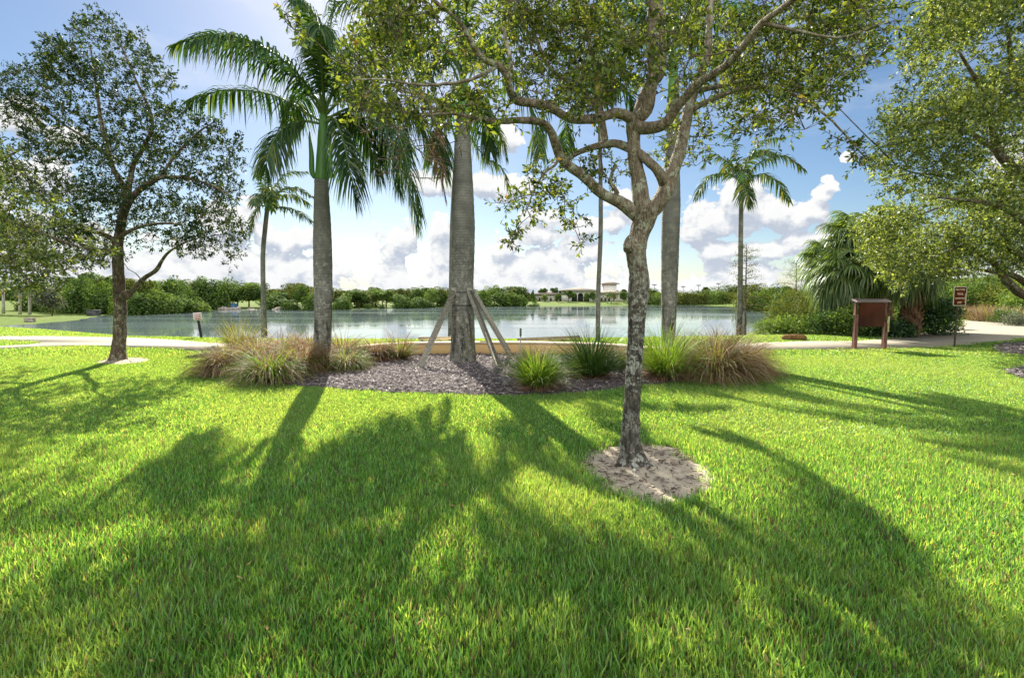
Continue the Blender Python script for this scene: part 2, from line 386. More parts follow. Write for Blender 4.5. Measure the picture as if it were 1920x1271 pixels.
def mk_water():
    m, t, o = newmat('lake_water'); p = wpos(t)
    n1 = noise(t, vscale(t, p, (.55, 1.6, 1)), 1.1, 4, .55); n2 = noise(t, vscale(t, p, (.03, .16, 1)), 1.0, 3)
    calm = n2.step(.40, .62)
    bmp = nd(t, 'ShaderNodeBump', {'Height': n1, 'Strength': calm * .035 + .006, 'Distance': .25})
    b = nd(t, 'ShaderNodeBsdfPrincipled', {'Base Color': (.11, .15, .155, 1), 'Roughness': calm * .07 + .03, 'IOR': 1.33, 'Specular IOR Level': .95, 'Normal': bmp})
    t.links.new(b.s, o.inputs[0]); return m
M['water'] = mk_water()
M['path'] = principled('concrete_path', lambda t: mix(t, noise(t, wpos(t), 2.2, 6, .65).step(.4, .75) * .5, ramp(t, noise(t, wpos(t), 45, 4, .7), [(.25, (.205, .185, .14)), (.75, (.30, .27, .21))]), (.175, .155, .115)), .9, lambda t: (noise(t, wpos(t), 70, 3), .3, .01))
def c_mulch(t):
    p = wpos(t); n = noise(t, p, 26, 6, .7)
    return ramp(t, n, [(.3, (.03, .023, .024)), (.52, (.10, .083, .085)), (.75, (.21, .185, .18))])
M['mulch'] = principled('mulch', c_mulch, .95, lambda t: (noise(t, wpos(t), 24, 5, .7), 1.0, .05))
def mk_isl(name, stops, rough=.9):
    return principled(name, lambda t: ramp(t, island(t), stops), rough)
M['chip'] = mk_isl('mulch_chip', [(0, (.05, .038, .038)), (.4, (.14, .118, .118)), (.8, (.26, .23, .225)), (1, (.42, .385, .36))])
def c_sand(t):
    p = wpos(t); n = noise(t, p, 60, 4, .7); l = noise(t, p, 9, 6, .7).step(.52, .62)
    c = ramp(t, n, [(.3, (.34, .29, .215)), (.7, (.54, .47, .36))])
    return mix(t, l * .75, c, (.13, .105, .085))
M['sand'] = principled('sand', c_sand, .95, lambda t: (noise(t, wpos(t), 40, 5, .7), .8, .02))
M['litter'] = mk_isl('dry_litter', [(0, (.05, .035, .025)), (.6, (.12, .085, .06)), (1, (.22, .17, .12))])
M['stucco'] = principled('tan_stucco', lambda t: mix(t, noise(t, wpos(t), 2.1, 5, .65).step(.45, .75) * .45, (.50, .34, .155), (.34, .22, .11)), .85, lambda t: (noise(t, wpos(t), 90, 3), .3, .01))
M['stucco_cap'] = principled('tan_wall_cap', lambda t: ramp(t, noise(t, wpos(t), 5, 4), [(.3, (.48, .40, .28)), (.7, (.60, .51, .36))]), .85)
def c_timber(t):
    p = objco(t); n = noise(t, vscale(t, p, (3, 3, 3)), 7, 6, .65)
    return ramp(t, n, [(.3, (.13, .125, .10)), (.5, (.24, .23, .19)), (.72, (.36, .34, .29))])
M['timber'] = principled('weathered_timber', c_timber, .85, lambda t: (noise(t, objco(t), 30, 5), .5, .01))
M['timber_tan'] = principled('tan_timber', lambda t: ramp(t, noise(t, objco(t), 9, 5), [(.3, (.20, .155, .09)), (.7, (.36, .29, .18))]), .85)
M['brown_paint'] = principled('brown_paint', lambda t: ramp(t, noise(t, vscale(t, objco(t), (1, 1, .3)), 5, 5), [(.3, (.052, .016, .006)), (.7, (.085, .026, .009))]), .6, None, .1)
M['brown_post'] = principled('brown_post_paint', lambda t: ramp(t, noise(t, objco(t), 7, 5), [(.3, (.10, .042, .028)), (.7, (.17, .085, .06))]), .6)
M['cap_metal'] = principled('purple_grey_cap', (.20, .16, .17), .5)
M['pale_wood'] = principled('pale_yellow_wood', (.48, .43, .22), .8)
M['sign_brown'] = principled('sign_brown', (.15, .024, .008), .6, None, .1)
M['sign_cream'] = principled('sign_cream', (.74, .70, .55), .5)
M['sign_pole'] = principled('sign_pole', lambda t: ramp(t, noise(t, objco(t), 15, 4), [(.3, (.035, .03, .015)), (.7, (.07, .06, .03))]), .55, metal=.3)
M['black_post'] = principled('black_post', (.012, .012, .012), .5)
M['sign_white'] = principled('sign_white', (.62, .56, .54), .5)
M['sign_red'] = principled('sign_red', (.35, .08, .07), .5)
M['pvc'] = principled('white_pvc', lambda t: ramp(t, noise(t, objco(t), 20, 4), [(.3, (.34, .32, .27)), (.7, (.55, .53, .46))]), .5)
M['pipe_grey'] = principled('grey_pipe', (.26, .24, .21), .6)
M['pipe_head'] = principled('dark_sprinkler_head', (.10, .085, .07), .6)
M['log'] = principled('orange_log', c_bark((.09, .045, .015), (.24, .13, .045), (.36, .22, .09), 8, (.2, .19, .12), .7), .9, b_bark(8))
M['rock'] = principled('rock', lambda t: ramp(t, noise(t, wpos(t), 3, 6, .7), [(.3, (.15, .13, .11)), (.7, (.40, .36, .31))]), .95, lambda t: (noise(t, wpos(t), 5, 5), .8, .08))
M['bwall'] = principled('cream_wall', lambda t: ramp(t, noise(t, wpos(t), .4, 5), [(.3, (.50, .46, .38)), (.7, (.60, .56, .47))]), .85)
M['bwhite'] = principled('white_wall', (.62, .60, .55), .85)
M['broof'] = principled('clay_tile_roof', lambda t: ramp(t, noise(t, wpos(t), 1.5, 4), [(.3, (.20, .17, .135)), (.7, (.27, .235, .19))]), .85)
M['bglass'] = principled('dark_glass', (.02, .022, .026), .15, None, .5)
M['blue_box'] = principled('blue_paint', (.05, .13, .24), .5)
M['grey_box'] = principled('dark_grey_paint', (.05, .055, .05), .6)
M['pale_bark'] = principled('pale_bark', lambda t: ramp(t, noise(t, wpos(t), 3, 4), [(.3, (.28, .26, .22)), (.7, (.45, .43, .38))]), .85)
M['steel'] = principled('grey_steel', (.22, .22, .22), .5)
# ---------------------------------------------------------------- terrain
def gp(lst, z=0.0): return np.array([G(x, y, z)[:2] for x, y in lst])
LAKE = gp([(-900, 634), (0, 627.5), (200, 629), (350, 634), (420, 640), (520, 648), (700, 652), (950, 652), (1180, 648), (1330, 638), (1405, 622), (1440, 607), (1447, 598), (1440, 588), (1425, 581), (1415, 577.5),
           (1300, 572.5), (1150, 573), (990, 574), (900, 575.5), (800, 577.5), (700, 579), (640, 581), (560, 582.5), (520, 580.5), (470, 580), (410, 581.5), (385, 585), (330, 588), (250, 592), (205, 590), (188, 594), (150, 600), (90, 606), (0, 612), (-300, 622), (-900, 632)], WATER_Z)
PATH = gp([(-300, 628), (0, 631), (100, 631), (250, 634), (330, 638), (420, 645), (520, 650), (700, 653), (960, 653), (1200, 650), (1400, 645), (1430, 643), (1520, 640.5), (1600, 640.5), (1680, 634), (1740, 623), (1770, 613.5), (1785, 604), (1789, 597.5), (1812, 596), (1920, 606), (2100, 620), (2400, 635),
           (2400, 655), (2100, 640), (1920, 634), (1880, 640), (1800, 648), (1740, 652), (1600, 656), (1500, 657), (1430, 656), (1300, 659), (960, 661), (700, 661), (560, 664), (420, 661), (330, 656), (230, 650.5), (150, 648.5), (75, 652), (0, 655.5), (-300, 672), (-300, 664), (0, 649.5), (50, 647), (78, 643.5), (60, 640.5), (0, 638.5), (-300, 637)])
BED = gp([(392, 688), (398, 700), (430, 709), (480, 716), (560, 724), (640, 731), (700, 735), (780, 739), (860, 741), (950, 742), (1020, 741), (1100, 735), (1170, 728), (1240, 720), (1320, 710), (1390, 702), (1416, 695), (1422, 687), (1400, 674), (1330, 664), (1230, 667), (1170, 672), (1080, 668), (960, 665), (850, 665.5), (760, 668), (690, 672), (600, 668), (500, 667), (420, 673)])
SAND = gp([(1082, 862), (1098, 848), (1130, 839), (1175, 836), (1232, 835), (1290, 851), (1330, 878), (1345, 905), (1330, 927), (1285, 941), (1225, 947), (1172, 937), (1120, 907), (1090, 880)])
SAND2 = gp([(170, 681), (205, 672), (260, 670), (285, 675), (262, 682), (215, 685)])
MULCH2 = gp([(1858, 654), (1880, 645), (1935, 642), (2010, 650), (1990, 662), (1925, 668), (1875, 664)])
MULCH3 = gp([(1880, 700), (1920, 690), (2010, 690), (2060, 705), (1990, 718), (1915, 712)])
def smooth_poly(P, step=.12):
    Q = np.vstack([P[-1], P, P[0], P[1]]); out = catmull(Q, step); d0 = len(catmull(Q[:2], step))
    a = np.argmin(np.hypot(*(out - P[0]).T)); i = len(out) - 1 - np.argmin(np.hypot(*(out[::-1][:len(out) // 3] - P[0]).T))
    return out[a:i]
BED = smooth_poly(BED, .09); SAND = smooth_poly(SAND, .04)
def ragged(P, a):
    k = np.arange(len(P)); return P + a * np.stack([np.sin(k * .9) + np.sin(k * .37 + 1) + rng.normal(size=len(P)) * .7, np.sin(k * .71 + 2) + np.sin(k * .29) + rng.normal(size=len(P)) * .7], 1)
BED, SAND = ragged(BED, .016), ragged(SAND, .026)
def lake_sd(P):
    d = polydist(P, LAKE); return np.where(inpoly(P[:, :2], LAKE), -d, d)
def height(P):
    P = np.atleast_2d(P); sd = lake_sd(P); y = P[:, 1]
    far = sstep(36, 60, y + np.maximum(0, P[:, 0]) * .15)
    W = 12 + 12 * far; topz = -.75 * far + .35 * sstep(150, 400, y)
    top = WATER_Z + (topz - WATER_Z) * sstep(-1, 1, np.maximum(sd, 0) / W * 2 - 1)
    r = np.where(sd > 0, top, WATER_Z + .35 * np.maximum(sd, -6))
    rise = sstep(60, 220, np.hypot(P[:, 0], P[:, 1])) * sstep(0, 60, sd) * .6
    return r + rise
na, nr = 620, 300
th = np.linspace(0, 2 * math.pi, na, endpoint=False); rad = np.concatenate([[0.0], np.geomspace(.6, 2500, nr)])
PP = np.stack([(rad[:, None] * np.sin(th)).ravel(), (rad[:, None] * np.cos(th)).ravel(), np.zeros(na * len(rad))], 1)
PP[:, 2] = height(PP)
mb = MB(); i = np.arange(len(rad) - 1)[:, None] * na; j = np.arange(na)[None]; jn = (j + 1) % na
mb.add(PP, np.stack([i + j, i + na + j, i + na + jn, i + jn], -1).reshape(-1, 4))
tag(mb.build('ground', M['lawn'], None, True), 'mown green lawn and grassy lake banks', kind='structure')
mb = MB(); n = 96; ang = np.linspace(0, 2 * math.pi, n, endpoint=False)
lk = np.vstack([LAKE.mean(0)[None], LAKE])
tri = geometry.tessellate_polygon([[Vector((*p, 0)) for p in LAKE]])
# widen under the banks so that the shore line is where the terrain dips under the water
ctr = LAKE.mean(0); mb.add(np.array([[-420, 20, WATER_Z], [300, 20, WATER_Z], [300, 175, WATER_Z], [-420, 175, WATER_Z]]), [(0, 1, 2, 3)])
lake = mb.build('lake', M['water']); tag(lake, 'calm pale lake reflecting the clouds', kind='structure')
def slab(name, poly, z, mat, label, t=.03, grid=None):
    mb = MB(); n = len(poly); tri = geometry.tessellate_polygon([[Vector((p[0], p[1], 0)) for p in poly]])
    zz = z
    V = np.vstack([np.c_[poly, np.full(n, zz)], np.c_[poly, np.full(n, zz - t - .05)]])
    a = np.arange(n); T = np.array(tri)
    P3 = V[T[0]]
    for k in range(len(T)):
        A, B, C2 = V[T[k]]
        if np.cross(B - A, C2 - A)[2] < 0: T[k] = T[k][::-1]
    mb.add(V, np.stack([a, (a + 1) % n, n + (a + 1) % n, n + a], 1), T)
    o = mb.build(name, mat); tag(o, label, kind='structure'); return o
slab('path', PATH, .022, M['path'], 'pale concrete path curving past the lawn to the nature trail')
def mound(name, poly, h, mat, label, step, amp):
    """a low heap of loose ground cover with an uneven top, edge feathered into the lawn"""
    lo, hi = poly.min(0) - .1, poly.max(0) + .1
    xs = np.arange(lo[0], hi[0], step); ys = np.arange(lo[1], hi[1], step)
    X, Y = np.meshgrid(xs, ys); P = np.stack([X.ravel(), Y.ravel()], 1)
    ins = inpoly(P, poly); d = np.where(ins, 1, -1) * polydist(P, poly)
    z = np.minimum(h * sstep(-.02, .5, d) + .012, .6) + amp * (rng.random(len(P)) - .4) * (d > 0) + np.where(d < 0, -.08, 0)
    k = np.arange(len(P)).reshape(X.shape); keep = (d > -step * 1.5).reshape(X.shape)
    m = keep[:-1, :-1] & keep[1:, :-1] & keep[:-1, 1:] & keep[1:, 1:]
    Q = np.stack([k[:-1, :-1], k[:-1, 1:], k[1:, 1:], k[1:, :-1]], -1)[m]
    mb = MB(); mb.add(np.c_[P, z], Q); o = mb.build(name, mat, None, True); return tag(o, label, kind='structure')
mound('mulch_bed', BED, .05, M['mulch'], 'grey wood mulch bed in front of the low tan wall', .05, .025)
mound('sand', SAND, .015, M['sand'], 'sandy bare ring around the oak', .03, .012)
mound('sand', SAND2, .02, M['sand'], 'sandy patch at the foot of the oak beside the path', .06, .01)
mound('mulch_bed', MULCH2, .04, M['mulch'], 'mulch ring at the right edge beside the trail', .08, .03)
mound('mulch_bed', MULCH3, .04, M['mulch'], 'mulch ring at the right edge on the lawn', .08, .03)
def scatter(poly, n, marg=.02):
    lo, hi = poly.min(0), poly.max(0); out = []
    while sum(map(len, out)) < n:
        P = lo + rng.random((n * 2, 2)) * (hi - lo); P = P[inpoly(P, poly)]; P = P[polydist(P, poly) > marg]; out.append(P)
    return np.vstack(out)[:n]
def chips(name, P, z, L, W, mat, label, tilt=.35):
    n = len(P); a = rng.random(n) * 2 * math.pi; l = L * (.5 + rng.random(n)); w_ = W * (.5 + rng.random(n)); ti = (rng.random(n) - .5) * 2 * tilt
    d = np.stack([np.cos(a) * np.cos(ti), np.sin(a) * np.cos(ti), np.sin(ti)], 1); s_ = np.stack([-np.sin(a), np.cos(a), (rng.random(n) - .5) * .6], 1); s_ = nrm(s_)
    u = np.cross(d, s_); C = np.c_[P, z]; hh = (.12 * w_)[:, None] * u
    c8 = []
    for sz in (-1, 1):
        for (sx, sy) in ((-1, -1), (1, -1), (1, 1), (-1, 1)):
            c8.append(C + sx * d * l[:, None] / 2 + sy * s_ * (w_ * (1 if sx < 0 else .7))[:, None] / 2 + sz * hh)
    V = np.stack(c8, 1).reshape(-1, 3); b = np.arange(n)[:, None, None] * 8
    F = np.array([(4, 5, 6, 7), (0, 1, 5, 4), (1, 2, 6, 5), (2, 3, 7, 6), (3, 0, 4, 7)])
    mb = MB(); mb.add(V, (b + F[None]).reshape(-1, 4)); o = mb.build(name, mat); return tag(o, label, name.split('_')[0] + ' chips' if 'chip' in name else 'litter', kind='stuff')
Pm = np.vstack([scatter(BED, 17000)]); chips('mulch_chips', Pm, .05 * sstep(-.02, .5, polydist(Pm, BED)) + .03 + rng.random(len(Pm)) * .02, .06, .018, M['chip'], 'grey wood chips covering the mulch bed')
Pm = np.vstack([scatter(SAND, 300, .05), scatter(SAND2, 150)]); chips('leaf_litter', Pm, np.full(len(Pm), .036) + rng.random(len(Pm)) * .008, .04, .012, M['litter'], 'dry leaf bits scattered on the sandy ring', .2)
Pm = np.vstack([scatter(MULCH2, 900), scatter(MULCH3, 900)]); chips('mulch_chips', Pm, np.full(len(Pm), .07), .08, .025, M['chip'], 'wood chips on the mulch rings at the right edge')
fl = np.stack([rng.uniform(-9, 9, 2600), 1.3 + 11 * rng.random(2600) ** 1.4], 1); fl = fl[(np.abs(fl[:, 0]) < fl[:, 1] * 1.15 + 1.5) & ~inpoly(fl, BED) & ~inpoly(fl, SAND)][:320]
chips('fallen_leaves', fl, .03 + .03 * rng.random(len(fl)), .026, .012, mk_isl('fallen_leaf', [(0, (.16, .075, .03)), (.5, (.26, .16, .07)), (.8, (.33, .25, .12)), (1, (.34, .14, .06))]), 'small dry brown leaves fallen in the lawn', .5)
# ---------------------------------------------------------------- the lawn's blades: clumps of blades, instanced (stuff)
def blade_clump(n, rad, hmin, hmax, wid, lm=1.0):
    r = rad * np.sqrt(rng.random(n)); a = rng.random(n) * 2 * math.pi
    B = np.stack([r * np.cos(a), r * np.sin(a), np.full(n, -.005)], 1)
    h = hmin + (hmax - hmin) * rng.random(n) ** 1.4; yaw = rng.random(n) * 2 * math.pi; lean = (.12 + .75 * rng.random(n) ** 1.3) * lm
    dx = np.stack([np.cos(yaw), np.sin(yaw), 0 * yaw], 1); sx = np.stack([-np.sin(yaw), np.cos(yaw), 0 * yaw], 1)
    w_ = (wid * (.6 + .8 * rng.random(n)))[:, None]; up = np.array([0, 0, 1.])
    def at(s): return B + up * (h * (s - .25 * s * s * lean))[:, None] + dx * (h * lean * s ** 1.6)[:, None]
    tw = (rng.random(n) - .5)[:, None] * .8
    V = np.stack([B - sx * w_ / 2, B + sx * w_ / 2, at(.5) + sx * w_ * .5 + dx * w_ * tw, at(.5) - sx * w_ * .5 - dx * w_ * tw, at(1.)], 1).reshape(-1, 3)
    b = np.arange(n)[:, None] * 5
    mb = MB(); mb.add(V, b + np.array([[0, 1, 2, 3]]), b + np.array([[3, 2, 4]])); return mb
src = bpy.data.collections.new('blade_clumps')
def src_add(mb, nm):
    o = mb.build(nm, M['blade']); COL.objects.unlink(o); src.objects.link(o)
for k in range(5): src_add(blade_clump(135, .13, .026, .090, .0056, .72), 'blades_a%d' % k)
for k in range(4): src_add(blade_clump(125, .16, .028, .062, .0068), 'blades_b%d' % k)
for k in range(3): src_add(blade_clump(150, .34, .035, .07, .013), 'blades_c%d' % k)
def lawn_pts(y0, y1, sp, side):
    W = y1 * 1.12 + side; ys = np.arange(y0, y1, sp); xs = np.arange(-W, W, sp); X, Y = np.meshgrid(xs, ys)
    P = np.stack([X.ravel(), Y.ravel()], 1) + (rng.random((X.size, 2)) - .5) * sp * 1.1
    P = P[(np.abs(P[:, 0]) < P[:, 1] * 1.12 + side)]
    bad = inpoly(P, PATH) | inpoly(P, BED) | inpoly(P, SAND) | inpoly(P, SAND2)
    for q, mrg in ((PATH, .06), (BED, .05), (SAND, .02)):
        near = polydist(P, q) < mrg; bad |= near
    bad |= inpoly(P, LAKE) | (lake_sd(P) < .6)
    for q in (SAND, BED): bad &= ~((polydist(P, q) < .022) & (rng.random(len(P)) < .6))
    for q in (MULCH2, MULCH3): bad |= inpoly(P, q)
    return P[~bad]
sets = [(lawn_pts(1.2, 5.2, .085, 1.6), 0, 5), (lawn_pts(5.2, 12.5, .12, 1.6), 5, 4), (lawn_pts(12.5, 34, .3, 2), 9, 3)]
LP = np.vstack([s[0] for s in sets]); LI = np.concatenate([rng.integers(s[1], s[1] + s[2], len(s[0])) for s in sets])
LZ = height(np.c_[LP, np.zeros(len(LP))])
me = bpy.data.meshes.new('lawn_grass'); me.vertices.add(len(LP)); me.vertices.foreach_set('co', np.c_[LP, LZ].astype(np.float32).ravel())
for nm, ty, arr in (('pick', 'INT', LI.astype(np.int32)), ('turn', 'FLOAT', (rng.random(len(LP)) * 6.283).astype(np.float32)), ('size', 'FLOAT', (.85 + .3 * rng.random(len(LP)) * (0.6 + .8 * (np.sin(LP[:, 0] * 1.7 + np.sin(LP[:, 1] * 1.3) * 2) * .5 + .5))).astype(np.float32))):
    at_ = me.attributes.new(nm, ty, 'POINT'); at_.data.foreach_set('value', arr)
og = bpy.data.objects.new('lawn_grass', me); COL.objects.link(og)
tag(og, 'short green lawn grass blades, sunlit yellow green between long shadows', 'grass', kind='stuff')
g = bpy.data.node_groups.new('grow_grass', 'GeometryNodeTree')
g.interface.new_socket('Geometry', in_out='INPUT', socket_type='NodeSocketGeometry'); g.interface.new_socket('Geometry', in_out='OUTPUT', socket_type='NodeSocketGeometry')
a = g.nodes.new('NodeGroupInput'); b = g.nodes.new('NodeGroupOutput')
ip = g.nodes.new('GeometryNodeInstanceOnPoints'); ci = g.nodes.new('GeometryNodeCollectionInfo'); ci.inputs[0].default_value = src; ci.inputs[1].default_value = True; ci.inputs[2].default_value = True
def attr(nm, ty):
    n = g.nodes.new('GeometryNodeInputNamedAttribute'); n.data_type = ty; n.inputs[0].default_value = nm; return n.outputs[0]
cx = g.nodes.new('ShaderNodeCombineXYZ'); g.links.new(attr('turn', 'FLOAT'), cx.inputs[2])
m2p = g.nodes.new('GeometryNodeMeshToPoints')
g.links.new(a.outputs[0], m2p.inputs[0]); g.links.new(m2p.outputs[0], ip.inputs['Points']); g.links.new(ci.outputs[0], ip.inputs['Instance']); ip.inputs['Pick Instance'].default_value = True
g.links.new(attr('pick', 'INT'), ip.inputs['Instance Index']); g.links.new(cx.outputs[0], ip.inputs['Rotation']); g.links.new(attr('size', 'FLOAT'), ip.inputs['Scale']); g.links.new(ip.outputs[0], b.inputs[0])
md = og.modifiers.new('grow', 'NODES'); md.node_group = g
# ---------------------------------------------------------------- leaves, twigs, trees
def leaves(mb, C, n, spread, L, flat=.75, wr=.46, m=0, droop=.1):
    """n leaves round each cluster centre C; a leaf is a folded diamond"""
    N = len(C) * n; P = np.repeat(C, n, 0) + rng.normal(size=(N, 3)) * np.array([1, 1, flat]) * (spread if np.isscalar(spread) else np.repeat(spread, n)[:, None])
    l = (L * (.6 + .7 * rng.random(N)))[:, None]
    d = nrm(rng.normal(size=(N, 3)) * np.array([1, 1, .75]) + nrm(P - np.repeat(C, n, 0)) * .7 - np.array([0, 0, droop]))
    nn = rng.normal(size=(N, 3)) * .8 + np.array([0, 0, .7]); s = nrm(np.cross(d, nn)); u = np.cross(s, d)
    w_ = l * wr * (.8 + .4 * rng.random((N, 1)))
    V = np.stack([P - d * l / 2, P + s * w_ / 2 + u * l * .09 + d * l * .06, P + d * l / 2 - u * l * .06, P - s * w_ / 2 + u * l * .09 + d * l * .06], 1).reshape(-1, 3)
    mb.add(V, (np.arange(N)[:, None] * 4 + np.array([[0, 1, 2, 3]])), None, m)
def sprays(mb, C, k, nl, length, L, wr=.46, m=0, mt=1, wood=True):
    """k short twigs from every cluster centre, leaves alternating along each and crowding at its tip"""
    n = len(C) * k; A = np.repeat(C, k, 0); dv = nrm(rng.normal(size=(n, 3)) * np.array([1, 1, .7]) + np.array([0, 0, .15])); ln = length * (.6 + .7 * rng.random(n))
    bend = rng.normal(size=(n, 3)) * .22; a2 = nrm(np.cross(dv, rng.normal(size=(n, 3)))); b2 = np.cross(dv, a2)
    def at(s): return A + dv * (ln * s)[:, None] + bend * (ln * s * s)[:, None]
    if wood:
        r = .0022; V = []
        for s, rr_ in ((0, 1.2), (.5, .9), (1, .4)):
            for q in range(3): V.append(at(np.full(n, s)) + r * rr_ * (math.cos(q * 2.094) * a2 + math.sin(q * 2.094) * b2))
        V = np.stack(V, 1).reshape(-1, 3); b = np.arange(n)[:, None, None] * 9; F = np.array([(i * 3 + q, i * 3 + (q + 1) % 3, i * 3 + 3 + (q + 1) % 3, i * 3 + 3 + q) for i in range(2) for q in range(3)])
        mb.add(V, (b + F[None]).reshape(-1, 4), None, mt)
    for q in range(nl):
        s = np.clip(.25 + .75 * ((q + rng.random(n)) / nl) ** .6, 0, 1); ang = q * 2.4 + rng.random(n) * .9
        rad_ = np.cos(ang)[:, None] * a2 + np.sin(ang)[:, None] * b2; base = at(s)
        d = nrm(dv * (.45 + .5 * s)[:, None] + rad_ * .8 - np.array([0, 0, .1]) + rng.normal(size=(n, 3)) * .18)
        l = (L * (.6 + .65 * rng.random(n)))[:, None]; sd = nrm(np.cross(d, rng.normal(size=(n, 3)) * .5 + np.array([0, 0, .8]))); u = np.cross(sd, d); w_ = l * wr * (.8 + .4 * rng.random((n, 1)))
        V = np.stack([base, base + d * l * .55 + sd * w_ / 2 + u * l * .1, base + d * l, base + d * l * .55 - sd * w_ / 2 + u * l * .1], 1).reshape(-1, 3)
        mb.add(V, np.arange(n)[:, None] * 4 + np.array([[0, 1, 2, 3]]), None, m)
def grow(mb, nodes, rads, C, m=0, r_tip=.0035, sides=4, kmax=.55, bend=.16, up=.0):
    """twigs from the nearest wood to every leaf cluster; new twigs can carry later ones"""
    cap = len(nodes) + len(C) * 5; NP = np.zeros((cap, 3)); NR = np.zeros(cap); k = len(nodes); NP[:k] = nodes; NR[:k] = rads
    d0 = np.array([np.min(np.sum((nodes - c) ** 2, 1)) for c in C])
    for q in np.argsort(d0):
        c = C[q]; dd = np.sqrt(np.sum((NP[:k] - c) ** 2, 1)) + .35 * np.maximum(0, NP[:k, 2] - c[2]); i = np.argmin(dd); a = NP[i]; L = np.linalg.norm(c - a)
        if L < .05: continue
        r0 = min(NR[i] * .7, r_tip + L * .011); ns = 4 if L > .35 else 2
        t = np.linspace(0, 1, ns + 1)[:, None]; j = rng.normal(size=(ns + 1, 3)) * bend * L * .35 * (t * (1 - t) * 4 * .6 + .0)
        P = a + (c - a) * t + j + np.array([0, 0, 1]) * (t * (1 - t)) * L * up
        R = r0 + (r_tip - r0) * t[:, 0]
        mb.tube(P, R, sides, m, cap=False)
        NP[k:k + ns] = P[1:]; NR[k:k + ns] = R[1:]; k += ns
def offax(px): return math.cos(math.atan(abs(px - CX) / FPX))   # a round stem looks wider away from the picture's middle
def limb(mb, pts, rpx=None, sides=9, step=.06, rough=.12, seed=0, m=0):
    """pts: (px, py, depth, radius in px)"""
    P = np.array([np.r_[D(p[0], p[1], p[2]), p[3] / FPX * p[2] * offax(p[0])] for p in pts]); Q = catmull(P, step)
    Q[:, :3] += rng.normal(size=(len(Q), 3)) * .0012
    mb.tube(Q[:, :3], np.maximum(Q[:, 3], .003), sides, m, rough, True, seed); return Q
def nodes_of(Qs, every=3):
    A = np.vstack([q[::every] for q in Qs]); return A[:, :3], A[:, 3]
def curve_clusters(n, poly, dlo, dhi, dens=None, zmin=.5, zmax=99, extra=None, fq=1.0):
    """cluster centres inside an outline seen by the camera, at their own depths"""
    poly = np.array(poly, float); lo, hi = poly.min(0), poly.max(0); out = []
    tot = 0
    while tot < n:
        q = lo + rng.random((n * 3, 2)) * (hi - lo); q = q[inpoly(q, poly)]
        dep = dlo + (dhi - dlo) * rng.random(len(q))
        if extra is not None: k = extra(q, dep); q, dep = q[k], dep[k]
        P = np.array([D(a, b, d) for (a, b), d in zip(q, dep)])
        W_ = P * fq; f = np.sin(W_[:, 0] * 2.1 + 1.3 * np.sin(W_[:, 2] * 1.9)) + np.sin(W_[:, 1] * 1.7 + W_[:, 2] * 2.3 + 1) + np.sin(W_[:, 2] * 2.7 - W_[:, 0] * 1.1 + 2)
        P = P[(f > (dens if dens is not None else -9)) & (P[:, 2] > zmin) & (P[:, 2] < zmax)]
        out.append(P); tot += len(P)
    return np.vstack(out)[:n]
def ell_clusters(n, c, r, dens=-.6, shell=.35, zmin=.5, cut=None, fq=1.0):
    out = []; tot = 0
    while tot < n:
        v = rng.normal(size=(n * 3, 3)); v = nrm(v) * (shell + (1 - shell) * rng.random((n * 3, 1)) ** .5)
        P = np.asarray(c) + v * np.asarray(r)
        f = np.sin(fq * P[:, 0] * 2.1 + 1.3 * np.sin(fq * P[:, 2] * 1.9)) + np.sin(fq * P[:, 1] * 1.7 + P[:, 2] * 2.3 * fq + 1) + np.sin(P[:, 2] * 2.7 * fq - P[:, 0] * 1.1 * fq + 2)
        k = (f > dens) & (P[:, 2] > zmin)
        if cut is not None: k &= cut(P)
        out.append(P[k]); tot += k.sum()
        if not k.any(): break
    return np.vstack(out)[:n]
# ---- the central oak
d0 = 4.43
oak = thing('oak_tree', (G(1186, 882)[0], d0, 0), 'young oak in the sandy ring with lichen spotted trunk forking into curved limbs', 'tree')
mb = MB()
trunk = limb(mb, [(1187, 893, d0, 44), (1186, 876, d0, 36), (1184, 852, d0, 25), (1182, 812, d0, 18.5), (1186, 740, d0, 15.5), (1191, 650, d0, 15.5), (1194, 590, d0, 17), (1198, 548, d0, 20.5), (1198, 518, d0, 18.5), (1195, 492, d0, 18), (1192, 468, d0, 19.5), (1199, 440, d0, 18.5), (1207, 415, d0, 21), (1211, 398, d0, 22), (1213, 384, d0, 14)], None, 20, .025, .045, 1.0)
limb(mb, [(1186, 452, d0 - .02, 14), (1178, 466, d0 - .04, 12), (1174, 470, d0 - .05, 7)], None, 10, .02, .05)  # burl
for a, b, r in ((1150, 886, 9), (1228, 884, 10), (1170, 897, 8), (1210, 893, 8)):   # root flare
    limb(mb, [(1185, 848, d0 - .03, 10), ((1185 + a) / 2 + (a - 1185) * .1, 872, d0 - .07, r), (a, b, d0 - .10, r * .7), (a + (a - 1185) * .45, b + 7, d0 - .12, 2.5)], None, 8, .03, .08)
mb.build('trunk', M['oak_bark'], oak, True)
Ls = []
def oak_limb(pts, seed=0):
    mb = MB(); Q = limb(mb, pts, None, 11, .045, .09, seed); mb.build('limb', M['oak_limb'], oak, True); Ls.append(Q)
oak_limb([(1208, 405, d0, 19), (1202, 372, d0, 16), (1196, 335, d0 + .03, 14), (1191, 307, d0 + .05, 13), (1188, 265, d0 + .05, 12), (1187, 238, d0 + .05, 14), (1190, 222, d0 + .03, 14)], 1)
oak_limb([(1192, 226, d0 + .03, 12), (1211, 206, d0, 12.5), (1217, 179, d0 - .05, 11.5), (1224, 140, d0 - .1, 10.5), (1224, 50, d0 - .15, 9.5), (1225, -30, d0 - .2, 9), (1215, -130, d0 - .1, 7), (1222, -230, d0, 5), (1200, -330, d0, 3)], 2)
